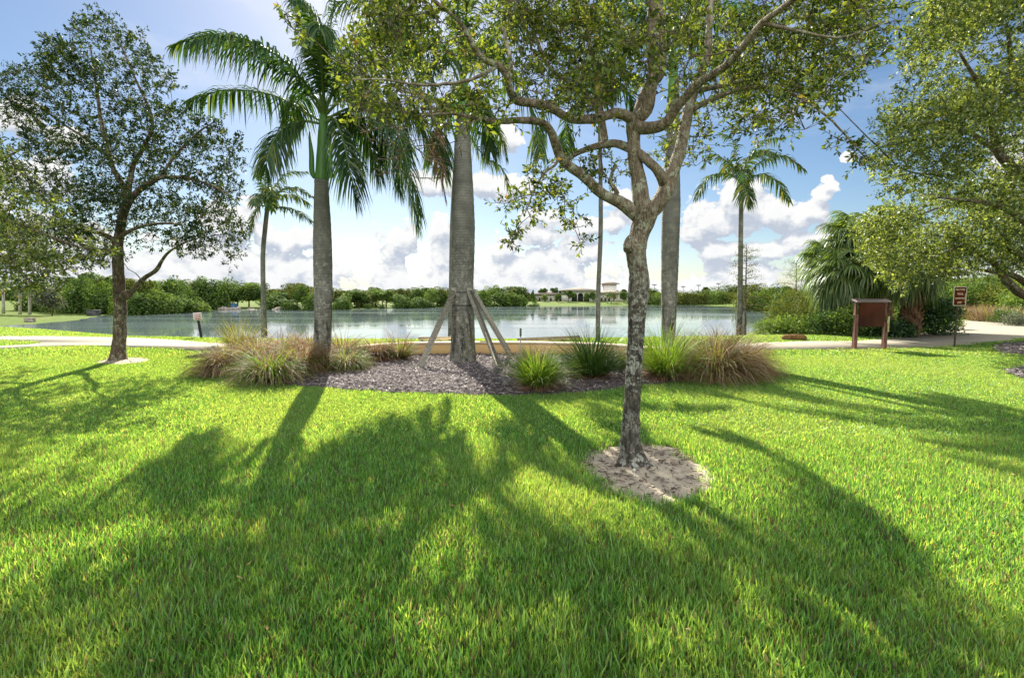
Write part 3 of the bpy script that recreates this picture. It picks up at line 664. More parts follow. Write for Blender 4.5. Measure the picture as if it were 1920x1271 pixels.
oak_limb([(1192, 222, d0 + .05, 9), (1203, 190, d0 + .15, 9), (1215, 160, d0 + .25, 8.5), (1238, 140, d0 + .3, 8.5), (1242, 80, d0 + .35, 8), (1236, 0, d0 + .45, 6.5), (1260, -110, d0 + .7, 5), (1280, -200, d0 + .9, 3)], 3)
oak_limb([(1190, 228, d0 + .03, 11), (1170, 216, d0, 9.5), (1150, 213, d0 - .05, 9), (1121, 222, d0 - .15, 8.5), (1085, 225, d0 - .3, 8), (1058, 217, d0 - .4, 7.5), (1020, 198, d0 - .5, 7.5), (970, 189, d0 - .7, 7.5), (955, 165, d0 - .8, 7), (948, 140, d0 - .85, 6.5), (935, 124, d0 - .9, 6), (910, 113, d0 - .95, 5.5), (888, 88, d0 - 1.0, 5), (860, 40, d0 - 1.1, 4), (800, -10, d0 - 1.2, 3), (760, -60, d0 - 1.2, 2)], 4)
oak_limb([(1189, 236, d0 + .02, 12), (1206, 240, d0, 11.5), (1228, 239, d0 - .05, 11), (1250, 230, d0 - .12, 9.5), (1268, 204, d0 - .2, 8.5), (1293, 174, d0 - .3, 8), (1318, 152, d0 - .4, 8), (1363, 122, d0 - .6, 7.5), (1402, 77, d0 - .8, 7), (1430, 43, d0 - .9, 6.5), (1467, 16, d0 - 1.0, 6), (1500, -10, d0 - 1.1, 5.5), (1570, -70, d0 - 1.3, 4), (1620, -150, d0 - 1.4, 2.5)], 5)
oak_limb([(1212, 400, d0, 17), (1228, 388, d0, 16), (1244, 366, d0, 15.5), (1256, 334, d0 + .02, 14.5), (1268, 303, d0 + .05, 12.5), (1278, 268, d0 + .1, 11.5), (1286, 230, d0 + .15, 11), (1292, 200, d0 + .2, 10), (1301, 172, d0 + .25, 9), (1323, 113, d0 + .3, 7.5), (1330, 53, d0 + .4, 6.5), (1335, -10, d0 + .5, 5), (1370, -110, d0 + .7, 3)], 6)
oak_limb([(1245, 345, d0 - .01, 10), (1238, 328, d0 - .04, 9.5), (1226, 312, d0 - .05, 8.5), (1208, 296, d0 - .02, 8), (1195, 286, d0 + .04, 8)], 7)
oak_limb([(1204, 410, d0, 15), (1184, 396, d0, 14), (1160, 379, d0 - .05, 11), (1127, 362, d0 - .12, 9.5), (1094, 331, d0 - .2, 9), (1061, 306, d0 - .3, 8.5), (1047, 286, d0 - .35, 8.5), (1039, 262, d0 - .4, 8), (1026, 236, d0 - .45, 7), (1011, 229, d0 - .5, 6.3), (981, 226, d0 - .6, 6), (939, 228, d0 - .75, 5), (900, 224, d0 - .9, 3.8), (850, 214, d0 - 1.0, 2.8), (790, 216, d0 - 1.1, 1.6)], 8)
oak_limb([(1152, 375, d0 - .06, 7), (1156, 360, d0 - .08, 4.5), (1145, 343, d0 - .1, 3.6), (1148, 322, d0 - .15, 3), (1157, 311, d0 - .18, 2)], 9)
oak_limb([(1192, 284, d0 + .05, 10), (1177, 277, d0 + .08, 8), (1154, 270, d0 + .15, 7.5), (1127, 273, d0 + .22, 6.5), (1103, 279, d0 + .28, 5.5), (1075, 291, d0 + .3, 4.5), (1062, 304, d0 + .32, 3)], 10)
oak_limb([(1134, 272, d0 + .2, 7), (1131, 240, d0 + .3, 6.5), (1123, 194, d0 + .4, 6), (1119, 143, d0 + .5, 6), (1107, 93, d0 + .6, 5), (1100, 30, d0 + .7, 4), (1080, -60, d0 + .9, 3)], 11)
oak_limb([(1121, 200, d0 + .4, 5), (1090, 170, d0 + .45, 4.5), (1060, 150, d0 + .5, 4), (1030, 125, d0 + .6, 3), (1000, 60, d0 + .8, 2)], 12)
oak_limb([(1290, 210, d0 + .18, 6), (1340, 185, d0 + .1, 5), (1400, 165, d0, 4), (1470, 170, d0 - .1, 3.2), (1540, 210, d0 - .2, 2.4), (1600, 270, d0 - .3, 1.8), (1640, 320, d0 - .35, 1.2)], 13)
oak_limb([(1301, 172, d0 + .25, 5), (1360, 160, d0 + .5, 4), (1440, 140, d0 + .7, 3), (1530, 130, d0 + .8, 2)], 14)
oak_limb([(1048, 290, d0 - .35, 4), (1040, 310, d0 - .4, 2.6), (1020, 325, d0 - .45, 2), (1000, 360, d0 - .5, 1.5), (985, 400, d0 - .55, 1)], 15)
oak_limb([(955, 165, d0 - .8, 4.5), (958, 120, d0 - .8, 3.5), (948, 70, d0 - .7, 3), (945, 52, d0 - .7, 2.6)], 16)
oak_limb([(935, 124, d0 - .9, 3.5), (880, 150, d0 - 1.0, 3), (800, 160, d0 - 1.15, 2.4), (720, 150, d0 - 1.3, 1.8), (660, 150, d0 - 1.35, 1.2)], 17)
oak_limb([(1430, 43, d0 - .9, 4), (1500, 60, d0 - 1.0, 3), (1580, 70, d0 - 1.0, 2.2), (1660, 40, d0 - 1.0, 1.4)], 18)
nodes, rr = nodes_of(Ls)
OAKM = [(690, -40), (668, 30), (640, 110), (650, 190), (690, 235), (760, 225), (830, 255), (880, 215), (935, 232), (1000, 205), (1090, 215), (1160, 195), (1200, 150), (1260, 190), (1300, 250), (1350, 240), (1400, 255), (1470, 240), (1540, 255), (1590, 205), (1640, 110), (1690, 60), (1700, -40)]
CL = [curve_clusters(680, OAKM, d0 - 1.1, d0 + 1.5, .1, 1.0, fq=1.6),
      curve_clusters(45, [(690, 20), (660, 120), (670, 200), (760, 225), (900, 215), (900, 60), (760, 20)], d0 - 1.4, d0 - .6, -.9),
      curve_clusters(110, [(950, 10), (960, 150), (1180, 170), (1210, 10)], d0 - .3, d0 + 1.5, -1.2),
      curve_clusters(130, [(1240, 10), (1250, 130), (1330, 210), (1530, 190), (1620, 100), (1640, 10)], d0 - .5, d0 + 1.5, -1.2),
      curve_clusters(75, [(1000, 290), (1060, 320), (1100, 460), (1085, 470), (1060, 410), (1020, 380), (960, 470), (945, 460), (990, 400), (930, 385), (990, 350)], d0 - .6, d0 - .3),
      curve_clusters(45, [(1225, 230), (1330, 235), (1320, 310), (1240, 320)], d0 + .1, d0 + .5),
      curve_clusters(30, [(1060, 285), (1180, 290), (1165, 345), (1100, 350)], d0 - .2, d0 + .3),
      curve_clusters(5, [(490, 0), (545, 25), (590, 60), (575, 70), (530, 45)], d0 - 1.6, d0 - 1.5),
      curve_clusters(18, [(1560, 255), (1620, 275), (1640, 320), (1600, 300)], d0 - .4, d0 - .2)]
# the rest of the crown above and behind the frame
top_c = ell_clusters(130, (1.1, 4.0, 5.6), (3.4, 3.0, 1.7), -.3, .3, 3.6, lambda P: ((proj(P)[0][:, 1] < -40) & (P[:, 1] > 1.2)) & ((proj(P)[0][:, 0] > 720) | (proj(P)[0][:, 1] < -160)))
C = np.vstack(CL + [top_c])
mb = MB(); big = np.vstack(CL[:4] + [top_c]); sprays(mb, big, 4, 8, .17, .052); small = np.vstack(CL[4:]); sprays(mb, small, 2, 7, .11, .048)
bare = curve_clusters(240, [(640, 170), (700, 330), (830, 345), (900, 260), (850, 150)], d0 - 1.3, d0 - .5)
grow(mb, nodes, rr, np.vstack([C, bare]), 1); mb.build('crown', [M['oak_leaf'], M['twig']], oak)
# ---- the oak on the left, beside the path
d1 = G(222, 676)[1]
oakl = thing('oak_tree', (G(222, 676)[0], d1, 0), 'backlit oak on the left lawn beside the concrete path, brown trunk', 'tree')
mb = MB()
limb(mb, [(221, 683, d1, 25), (221, 674, d1, 20), (223, 655, d1, 15), (225, 620, d1, 13.5), (225, 580, d1, 13), (223, 540, d1, 12.5), (222, 500, d1, 11.5), (221, 466, d1, 11), (224, 441, d1, 10), (230, 405, d1, 9.5), (238, 380, d1, 10), (240, 370, d1, 8)], None, 16, .06, .06, 2.)
limb(mb, [(228, 556, d1 - .1, 9), (238, 553, d1 - .15, 11), (246, 548, d1 - .15, 7)], None, 9, .04, .1, 1)
mb.build('trunk', M['oak_bark_far'], oakl, True)
Ls = []
def ol(pts, seed=0):
    mb = MB(); Ls.append(limb(mb, pts, None, 9, .09, .08, seed)); mb.build('limb', M['oak_bark_far'], oakl, True)
ol([(238, 380, d1, 8), (231, 350, d1, 7), (217, 325, d1 + .1, 6), (207, 298, d1 + .2, 5), (190, 230, d1 + .3, 4), (180, 160, d1 + .3, 3), (170, 90, d1 + .3, 1.5)], 1)
ol([(238, 382, d1, 7), (243, 345, d1 + .1, 6), (252, 305, d1 + .2, 5), (268, 278, d1 + .3, 4.5), (285, 225, d1 + .4, 3.5), (250, 140, d1 + .5, 2.4), (215, 60, d1 + .5, 1.4)], 2)
ol([(240, 380, d1, 7.5), (262, 356, d1 - .1, 6.5), (280, 345, d1 - .3, 6), (302, 333, d1 - .5, 5), (335, 333, d1 - .8, 4), (370, 338, d1 - 1.0, 3), (420, 360, d1 - 1.2, 1.8), (450, 385, d1 - 1.3, 1)], 3)
ol([(220, 455, d1, 7), (205, 445, d1 - .1, 6), (187, 437, d1 - .3, 5), (150, 430, d1 - .7, 4.5), (118, 411, d1 - 1.0, 4), (100, 390, d1 - 1.2, 3.2), (60, 350, d1 - 1.6, 2), (20, 300, d1 - 1.8, 1.2)], 4)
ol([(220, 478, d1, 6), (205, 470, d1 + .1, 5), (182, 468, d1 + .3, 4), (155, 460, d1 + .6, 3.6), (138, 440, d1 + .8, 3.2), (110, 420, d1 + 1.2, 2.2), (60, 410, d1 + 1.6, 1.2)], 5)
ol([(240, 553, d1 - .15, 6), (251, 543, d1 - .2, 5.5), (266, 525, d1 - .3, 5), (292, 507, d1 - .5, 4.5), (303, 490, d1 - .6, 3.5), (320, 470, d1 - .8, 2.5), (360, 450, d1 - 1.0, 1.6), (410, 440, d1 - 1.2, 1)], 6)
ol([(300, 333, d1 - .5, 3.5), (330, 290, d1 - .6, 3), (370, 250, d1 - .7, 2), (400, 230, d1 - .8, 1.2)], 7)
ol([(207, 298, d1 + .2, 4), (160, 260, d1, 3), (100, 220, d1 - .3, 2), (40, 170, d1 - .5, 1.2)], 8)
ol([(224, 445, d1, 5), (250, 430, d1 - .8, 4), (290, 420, d1 - 1.4, 3), (340, 420, d1 - 1.8, 2)], 9)
nodes, rr = nodes_of(Ls, 2)
LOAK = [(-10, 150), (30, 120), (75, 135), (78, 85), (130, 80), (150, 40), (195, 18), (225, 45), (275, 75), (292, 120), (325, 150), (318, 205), (400, 225), (455, 270), (470, 330), (440, 370), (462, 420), (452, 480), (430, 500), (380, 480), (310, 462), (262, 478), (232, 440), (190, 420), (225, 480), (170, 505), (125, 470), (60, 430), (-20, 450), (-20, 330), (60, 300), (20, 250)]
C = np.vstack([curve_clusters(980, LOAK, d1 - 1.9, d1 + 1.9, .6, .5, fq=1.6), curve_clusters(130, LOAK, d1 - 2.2, d1 + 2.2, -2.)])
mb = MB(); sprays(mb, C, 5, 9, .23, .076, wood=False); grow(mb, nodes, rr, C, 1, .006); mb.build('crown', [M['oak_leaf_backlit'], M['oak_bark_far']], oakl)
# ---- trees whose trunks stand outside the frame
def side_tree(label, base, trunk_pts, limbs, clusters, leafm, n, spread, L, tw=.006):
    o = thing('oak_tree', (base[0], base[1], 0), label, 'tree')
    mb = MB(); T = catmull(np.array(trunk_pts, float), .12); mb.tube(T[:, :3], T[:, 3], 14, 0, .06, True, 3); mb.build('trunk', M['oak_bark_far'], o, True)
    Q = [T[len(T) // 2:]]
    for k, l in enumerate(limbs):
        mb = MB(); q = catmull(np.array(l, float), .12); mb.tube(q[:, :3], q[:, 3], 8, 0, .08, True, k); mb.build('limb', M['oak_bark_far'], o, True); Q.append(q)
    nd_, r_ = nodes_of(Q, 2)
    mb = MB(); sprays(mb, clusters, 6, n // 6, spread * 2.1, L * 1.12, wood=False); grow(mb, nd_, r_, clusters, 1, tw); mb.build('crown', [leafm, M['oak_bark_far']], o)
    return o
def DP(px, py, d, r): return np.r_[D(px, py, d), r]
# left edge tree with pale drooping foliage
bl = D(-190, 675, 11.0); bx = bl[0]
C = np.vstack([curve_clusters(220, [(-200, 240), (-20, 260), (60, 300), (110, 400), (190, 440), (205, 480), (130, 520), (85, 560), (40, 540), (-20, 500), (-220, 520)], 8.0, 11.5, -.9), curve_clusters(90, [(-60, 400), (60, 420), (130, 500), (85, 560), (30, 545), (-60, 530)], 8.5, 10.5),
               ell_clusters(220, (bx - .5, 10.6, 5.6), (2.6, 2.6, 2.2), -.8, .3, 2.5)])
side_tree('tree mostly outside the left edge, pale olive leaves hanging over the left lawn', (bx, 11.0), [(bx, 11, -.05, .26), (bx, 11, .3, .18), (bx + .1, 11, 1.6, .15), (bx + .05, 10.9, 2.8, .13), (bx - .1, 10.8, 4.5, .08), (bx - .2, 10.6, 6.6, .03)],
          [[(bx + .1, 10.9, 2.3, .09), DP(-60, 430, 10.4, .07), DP(20, 420, 10.0, .05), DP(110, 450, 9.6, .03), DP(170, 470, 9.4, .012)], [(bx, 10.9, 2.7, .08), DP(-80, 330, 10.2, .06), DP(0, 300, 9.6, .03), DP(40, 280, 9.2, .012)], [(bx + .1, 10.9, 2.1, .07), DP(-80, 500, 9.6, .05), DP(0, 480, 9.0, .03), DP(60, 530, 8.8, .012)]],
          C, M['oak_leaf_pale'], 64, .12, .066)
# right: near oak (upper right) and the one behind it over the trail
bA = G(2010, 702); bx, by = bA[0], bA[1]
RA = [(1640, 330), (1655, 200), (1690, 110), (1720, 40), (1740, -40), (2080, -40), (2080, 420), (1930, 400), (1850, 395), (1780, 380), (1700, 370), (1650, 350)]
C = np.vstack([curve_clusters(1250, RA, by - 2.2, by + 1.6, -.2, 2.0, fq=1.4), ell_clusters(220, (bx - .6, by - .2, 6.6), (3.6, 3.0, 2.0), -.8, .3, 4.5)])
side_tree('large pale leaved oak filling the upper right corner, its trunk beyond the right edge', (bx, by), [(bx, by, -.05, .30), (bx, by, .3, .21), (bx - .05, by, 1.4, .18), (bx - .1, by + .05, 2.6, .15), (bx, by, 4.2, .10), (bx - .2, by, 6.4, .05), (bx - .3, by, 7.6, .02)],
          [[(bx - .1, by, 2.5, .12), DP(1935, 345, by - .1, .10), DP(1897, 313, by - .2, .085), DP(1873, 288, by - .3, .075), DP(1862, 255, by - .4, .06), DP(1850, 190, by - .5, .045), DP(1800, 100, by - .7, .02)],
           [(bx - .05, by, 2.9, .10), DP(1930, 200, by + .2, .07), DP(1900, 150, by + .3, .05), DP(1890, 60, by + .3, .03)],
           [DP(1880, 295, by - .25, .05), DP(1820, 250, by - .5, .035), DP(1740, 230, by - .8, .022), DP(1680, 240, by - 1.0, .01)],
           [(bx - .1, by, 2.2, .09), DP(1900, 400, by - .9, .06), DP(1840, 380, by - 1.2, .04), DP(1760, 370, by - 1.5, .015)],
           [DP(1790, 330, by - 1., .02), DP(1700, 320, by - 1.3, .014), DP(1640, 270, by - 1.6, .010), DP(1560, 190, by - 1.9, .006)]],
          C, M['oak_leaf_pale'], 60, .11, .060)
bB = G(1975, 654); bx, by = bB[0], bB[1]
RB = [(1665, 520), (1622, 490), (1598, 440), (1625, 405), (1680, 392), (1740, 375), (1860, 380), (2050, 380), (2050, 520), (1920, 500), (1870, 515), (1830, 505), (1770, 530), (1720, 515), (1690, 545), (1660, 530)]
C = np.vstack([curve_clusters(900, RB, by - 2.6, by + 2.2, -.4, 1.4, fq=1.3), ell_clusters(180, (bx, by, 5.4), (3.8, 3.4, 1.9), -.8, .3, 4.2)])
side_tree('spreading oak over the nature trail, low dark limbs at the right edge above the sign', (bx, by), [(bx, by, -.05, .34), (bx, by, .3, .25), (bx - .05, by, 1.2, .2), (bx - .1, by, 2.2, .16), (bx - .1, by, 3.8, .1), (bx - .2, by, 6.0, .04)],
          [[(bx - .05, by, 1.35, .15), DP(1925, 556, by - .1, .12), DP(1897, 536, by - .2, .11), DP(1882, 522, by - .25, .10), DP(1868, 498, by - .3, .08), DP(1842, 480, by - .4, .06), DP(1800, 450, by - .7, .03), DP(1740, 440, by - 1., .015)],
           [(bx - .05, by, 1.5, .13), DP(1930, 535, by + .3, .10), DP(1895, 515, by + .5, .08), DP(1850, 508, by + .8, .05), DP(1800, 500, by + 1.0, .03), DP(1740, 500, by + 1.2, .015)],
           [(bx - .1, by, 2.6, .11), DP(1920, 416, by - .3, .075), DP(1878, 398, by - .5, .065), DP(1820, 387, by - .8, .05), DP(1760, 390, by - 1.1, .03), DP(1690, 420, by - 1.4, .012)],
           [(bx - .1, by, 2.0, .10), DP(1900, 470, by - .8, .06), DP(1850, 440, by - 1.2, .04), DP(1780, 470, by - 1.6, .02), DP(1700, 500, by - 1.9, .01)]],
          C, M['oak_leaf_pale'], 60, .13, .074)
# ---------------------------------------------------------------- palms
def frond_mesh(mb, P, L, npairs, w_, r0, plum=.5, droop=1.0, start=.14, mleaf=1, tipf=.35):
    """a feather frond along the curve P: mid rib and two rows of hanging leaflets"""
    Q = catmull(P, np.linalg.norm(np.asarray(P[-1]) - np.asarray(P[0])) / 16); n = len(Q)
    mb.tube(Q, np.linspace(r0, r0 * .15, n), 6, 0, cap=False)
    cum = np.r_[0, np.cumsum(np.linalg.norm(np.diff(Q, axis=0), axis=1))]; tot = cum[-1]
    t = np.repeat(np.linspace(start, .995, npairs), 2); t = np.clip(t + (rng.random(len(t)) - .5) * .8 / npairs, start, 1); sg = np.tile([-1., 1.], npairs)
    B = np.stack([np.interp(t * tot, cum, Q[:, k]) for k in range(3)], 1)
    T = nrm(np.stack([np.interp(t * tot, cum, nrm(np.gradient(Q, axis=0))[:, k]) for k in range(3)], 1))
    up = np.array([0, 0, 1.]); S = np.cross(T, up); bad = np.linalg.norm(S, axis=1) < .15; S[bad] += np.array([1, 0, 0.]); S = nrm(S); U = nrm(np.cross(S, T)); U = U * np.sign(U[:, 2:] + 1e-6)
    s = (t - start) / (1 - start)
    l = L * np.clip(np.minimum(.45 + 2.6 * s, 1.0) * (1 - (1 - tipf) * np.clip((s - .45) / .55, 0, 1) ** 1.5), .1, 1) * (.85 + .3 * rng.random(len(t)))
    el = (rng.random(len(t)) - .35) * plum * 2
    d = nrm(S * sg[:, None] * np.cos(el)[:, None] + U * np.sin(el)[:, None] + T * (.45 + .9 * s ** 2)[:, None] + rng.normal(size=(len(t), 3)) * .07)
    g = np.array([0, 0, -1.]) * (droop * (.7 + .6 * rng.random(len(t))))[:, None]
    side = nrm(np.cross(d, U * 1.0 + .3 * rng.normal(size=d.shape)))
    ks = np.array([0, .3, .65, 1.0]); wk = np.array([.55, 1.0, .8, .06]); V = []
    for k, wv in zip(ks, wk):
        c = B + d * (l * k * (1 - .28 * min(1, droop) * k))[:, None] + g * (l * k ** 2 * .62)[:, None]
        V += [c - side * wv * w_ / 2, c + side * wv * w_ / 2]
    V = np.stack(V, 1).reshape(-1, 3); b = np.arange(len(t))[:, None, None] * 8
    F = np.array([(0, 1, 3, 2), (2, 3, 5, 4), (4, 5, 7, 6)]); mb.add(V, (b + F[None]).reshape(-1, 4), None, mleaf)
def arc(base, azim, el0, length, curl, n=7):
    """a frond's rib: starts at elevation el0, bends over by curl"""
    P = [np.asarray(base, float)]; e = el0
    for k in range(n):
        P.append(P[-1] + length / n * np.array([math.sin(azim) * math.cos(e), math.cos(azim) * math.cos(e), math.sin(e)])); e -= curl / n
    return P
def palm(label, bpx, bpy_, trunk, shaft, fronds, leafm, L, pairs, w_, rib, group=None, base=None, plum=.5, droop=1.0, spear=True, dead=()):
    """trunk, shaft: lists of (px, py, radius px) at the palm's depth; fronds: curves of world points"""
    g0 = G(bpx, bpy_) if base is None else np.asarray(base); dep = g0[1]
    o = thing('palm_tree', g0, label, 'palm', group)
    mb = MB(); P = np.array([np.r_[D(x, y, dep), r / FPX * dep * offax(x)] for x, y, r in trunk]); P[0, :3] = g0 - np.array([0, 0, .08]); Q = catmull(P, .07)
    mb.tube(Q[:, :3], Q[:, 3] * (1 + .012 * np.sin(np.arange(len(Q)) * 2.4)), 24, 0, .012, True, 2); mb.build('trunk', M['palm_bark'], o, True)
    if shaft:
        mb = MB(); Q = catmull(np.array([np.r_[D(x, y, dep), r / FPX * dep * offax(x)] for x, y, r in shaft]), .06); mb.tube(Q[:, :3], Q[:, 3], 18, 0, .02); mb.build('crownshaft', M['crownshaft'], o, True)
    for k, f in enumerate(fronds):
        mb = MB(); frond_mesh(mb, f, L * (.9 + .2 * rng.random()), pairs, w_, rib, plum, droop); mb.build('frond', [M['petiole'], leafm], o)
    for f in dead:
        mb = MB(); frond_mesh(mb, f, L * .45, pairs // 2, w_, rib, .3, 1.6); tag(mb.build('frond', [M['dead_leaf'], M['dead_leaf']], o), 'brown dead frond hanging down')
    return o
def F2(dep, pts): return [D(x, y, dep + d) for x, y, d in pts]
# left royal palm
dp = G(602, 693)[1]; cb = D(607, 215, dp)
fr = [F2(dp, [(603, 215, 0), (578, 175, -.1), (550, 140, -.2), (500, 103, -.4), (450, 78, -.5), (390, 66, -.6), (322, 88, -.7)]),
      F2(dp, [(602, 228, 0), (567, 207, .1), (530, 186, .2), (480, 172, .3), (417, 170, .4), (350, 190, .5)]),
      F2(dp, [(600, 232, -.05), (568, 228, -.2), (533, 240, -.5), (511, 268, -.8), (501, 298, -1.0), (498, 318, -1.0)]),
      F2(dp, [(605, 205, 0), (590, 120, .1), (572, 40, .2), (550, -20, .3), (520, -45, .4), (480, -40, .5)]),
      F2(dp, [(607, 200, 0), (610, 100, .2), (625, 20, .3), (640, -60, .5), (650, -100, .6)]),
      F2(dp, [(612, 205, 0), (640, 130, -.2), (680, 70, -.4), (730, 60, -.6), (780, 95, -.7), (810, 150, -.8)]),
      F2(dp, [(612, 215, 0), (650, 180, .2), (695, 195, .4), (730, 255, .6), (760, 330, .7), (785, 425, .7)]),
      F2(dp, [(611, 225, 0), (650, 205, .1), (710, 195, .3), (770, 215, .4), (815, 262, .5), (840, 300, .5)]),
      F2(dp, [(612, 228, -.1), (628, 225, -.3), (645, 270, -.5), (655, 320, -.6), (668, 375, -.6)]),
      F2(dp, [(610, 228, .1), (650, 220, .4), (680, 250, .8), (700, 290, 1.0), (712, 330, 1.1)]),
      F2(dp, [(612, 212, 0), (660, 175, -.3), (705, 190, -.6), (745, 250, -.9), (770, 330, -1.0), (792, 410, -1.0)]),
      F2(dp, [(611, 220, 0), (655, 215, .5), (700, 240, .9), (735, 300, 1.2), (750, 360, 1.2)]),
      F2(dp, [(610, 205, 0), (600, 110, -.3), (590, 50, -.7), (570, 10, -1.1), (545, 0, -1.4)]),
      F2(dp, [(612, 205, 0), (650, 110, .3), (690, 60, .6), (740, 50, .9), (790, 90, 1.1)]),
      arc(cb, math.radians(160), 1.0, 2.9, 1.9), arc(cb, math.radians(-150), .9, 2.9, 1.8), arc(cb, math.radians(20), 1.1, 3.0, 2.0), arc(cb, math.radians(-40), .9, 3.0, 1.9), arc(cb, math.radians(75), 1.15, 2.9, 1.6)]
royal_l = palm('royal palm with green crownshaft behind the brown grass clumps, its fronds over the left lawn', 602, 693,
     [(601, 700, 20), (602, 690, 17.5), (605, 640, 16.5), (606, 560, 17.5), (605, 480, 18), (604, 420, 16.5), (603, 360, 13.8), (603, 338, 13.5)], [(603, 340, 12.8), (604, 325, 13), (605, 285, 11), (606, 250, 9.5), (607, 215, 7)], fr, M['palm_leaf'], .70, 105, .034, .028, None, None, .5, 1.25)
mb = MB()
for sgn, pts in ((-1, [(590, 334, 3), (585, 322, 5), (584, 290, 4.5), (581, 262, 2.5), (580, 247, .8)]), (1, [(616, 334, 2.5), (620, 320, 3.5), (620, 285, 3), (617, 255, 1.5)])):
    Q = catmull(np.array([np.r_[D(x, y, dp - .05), r / FPX * dp] for x, y, r in pts]), .05); mb.tube(Q[:, :3], Q[:, 3], 8, 0)
    mb.build('flower_spathe', M['crownshaft'], royal_l, True); mb = MB()
# centre royal palm with the props
dc = G(868, 682)[1]; cb = D(869, 150, dc)
fr = [F2(dc, [(862, 160, 0), (845, 120, -.2), (820, 110, -.3), (790, 150, -.4), (765, 220, -.5), (755, 300, -.5)]),
      F2(dc, [(864, 165, 0), (850, 170, .2), (830, 210, .4), (822, 260, .4), (832, 330, .3)]),
      F2(dc, [(874, 165, 0), (890, 180, .3), (905, 215, .6), (915, 250, .7), (920, 285, .8)]),
      F2(dc, [(875, 160, 0), (895, 120, .1), (930, 110, .2), (970, 150, .3), (1000, 210, .3), (1012, 290, .3)]),
      arc(cb, math.radians(170), 1.0, 3.1, 1.7), arc(cb, math.radians(-120), 1.0, 3.1, 1.6), arc(cb, math.radians(110), 1.0, 3.1, 1.6), arc(cb, math.radians(20), 1.2, 3.1, 1.5), arc(cb, math.radians(-50), 1.1, 3.1, 1.5), arc(cb, math.radians(-170), 1.4, 2.8, .8), arc(cb, math.radians(60), 1.3, 3.0, 1.2)]
royal_c = palm('thick royal palm in the mulch bed held by three timber props', 868, 682,
     [(868, 690, 30), (868, 680, 27), (868, 660, 24), (868, 600, 21.5), (867, 540, 21), (868, 440, 22), (868, 380, 20.5), (868, 300, 16), (868, 240, 13), (868, 222, 12)], [(868, 226, 11.5), (868, 210, 11.5), (868, 180, 10), (869, 150, 7)], fr, M['palm_leaf'], .70, 95, .034, .028, None, None, .5, 1.25, True,
     [F2(dc, [(861, 215, -.1), (840, 205, -.2), (822, 230, -.3), (820, 270, -.3), (826, 320, -.3), (837, 378, -.3)])])
mb = MB(); s0 = D(868, 548, dc); s1 = D(868, 572, dc)
for s_ in (s0, s1): mb.tube([s_ - [0, 0, .012], s_ + [0, 0, .012]], 21.9 / FPX * dc, 22)
mb.build('strap', M['grey_box'], royal_c)
# right royal palm behind the forked oak
dr = G(1253, 662)[1]; cb = D(1262, 95, dr)
fr = [arc(cb, math.radians(a), e, 3.3, c) for a, e, c in ((-95, .9, 1.7), (-60, 1.2, 1.5), (-30, .9, 1.8), (15, 1.2, 1.4), (45, .9, 1.9), (80, 1.1, 1.6), (100, .8, 1.9), (130, 1.2, 1.5), (165, .9, 1.8), (-160, 1.1, 1.6), (-125, .9, 1.9), (-80, .7, 2.2), (70, .6, 2.2))]
palm('royal palm right of the forked oak, trunk rising behind bright green grass clumps', 1253, 662,
     [(1252, 668, 16), (1252, 650, 13.5), (1254, 600, 14), (1255, 540, 15.5), (1257, 440, 17), (1259, 380, 16.5), (1261, 300, 13), (1262, 200, 11), (1262, 190, 10.5)], [(1262, 195, 10), (1262, 170, 10), (1262, 130, 8), (1262, 95, 5.5)], fr, M['palm_leaf'], .66, 80, .034, .026, None, None, .5, 1.2)
# slim palms by the shore
def small_palm(label, bx, depth, trunk, cx_, cy_, fr2, extra, sh=None, leafm='palm_leaf_pale', L=.62, n=46, w_=.055):
    b = D(bx, 600, depth); b[2] = height(b[None])[0]
    c = D(cx_, cy_, depth); fr = [F2(depth, f) for f in fr2] + [arc(c, math.radians(a), e, ln, cu) for a, e, ln, cu in extra]
    return palm(label, 0, 0, trunk, sh, fr, M[leafm], L, n, w_, .03, None, b, .45, .9)
small_palm('small slim palm by the lake between the left oak and the left royal palm', 494, 20.5, [(494, 625, 6.5), (495, 600, 5.5), (494, 560, 4.8), (493, 480, 4.6), (497, 430, 4.4), (501, 392, 4.2)], 503, 385,
    [[(503, 388, 0), (515, 350, .2), (540, 325, .4), (575, 322, .6)], [(504, 390, 0), (525, 360, -.2), (555, 352, -.5), (586, 368, -.8)], [(504, 392, 0), (530, 388, 0), (562, 398, -.1), (588, 418, -.2)], [(501, 390, 0), (490, 385, -.2), (476, 405, -.4), (469, 438, -.5)], [(502, 386, 0), (496, 340, 0), (488, 318, .1), (480, 330, .3)]],
    [(170, .6, 2.0, 1.8), (-20, .8, 2.0, 1.8), (150, .9, 2.0, 1.9), (40, .9, 2.0, 1.7)], [(501, 394, 4.4), (502, 382, 4.2), (503, 374, 3)])
small_palm('yellowish slim palm trunk half hidden behind the propped royal palm', 846, 17.5, [(846, 640, 7), (846, 620, 6), (847, 520, 5.2), (849, 420, 5.2), (854, 320, 4.8), (858, 240, 4.4)], 860, 215,
    [[(866, 222, 0), (890, 215, 0), (925, 232, .1), (942, 265, .2), (950, 300, .2)], [(866, 225, 0), (900, 250, -.2), (935, 265, -.4)], [(866, 232, 0), (905, 290, .2), (940, 315, .3), (957, 362, .4)], [(862, 225, 0), (840, 230, 0), (815, 262, .1), (800, 310, .2)]],
    [(170, .9, 2.2, 1.9), (20, 1.0, 2.2, 1.6), (-30, 1.0, 2.2, 1.6), (80, 1.1, 2.2, 1.5)], [(858, 244, 4.6), (860, 225, 4.2), (861, 214, 3)])
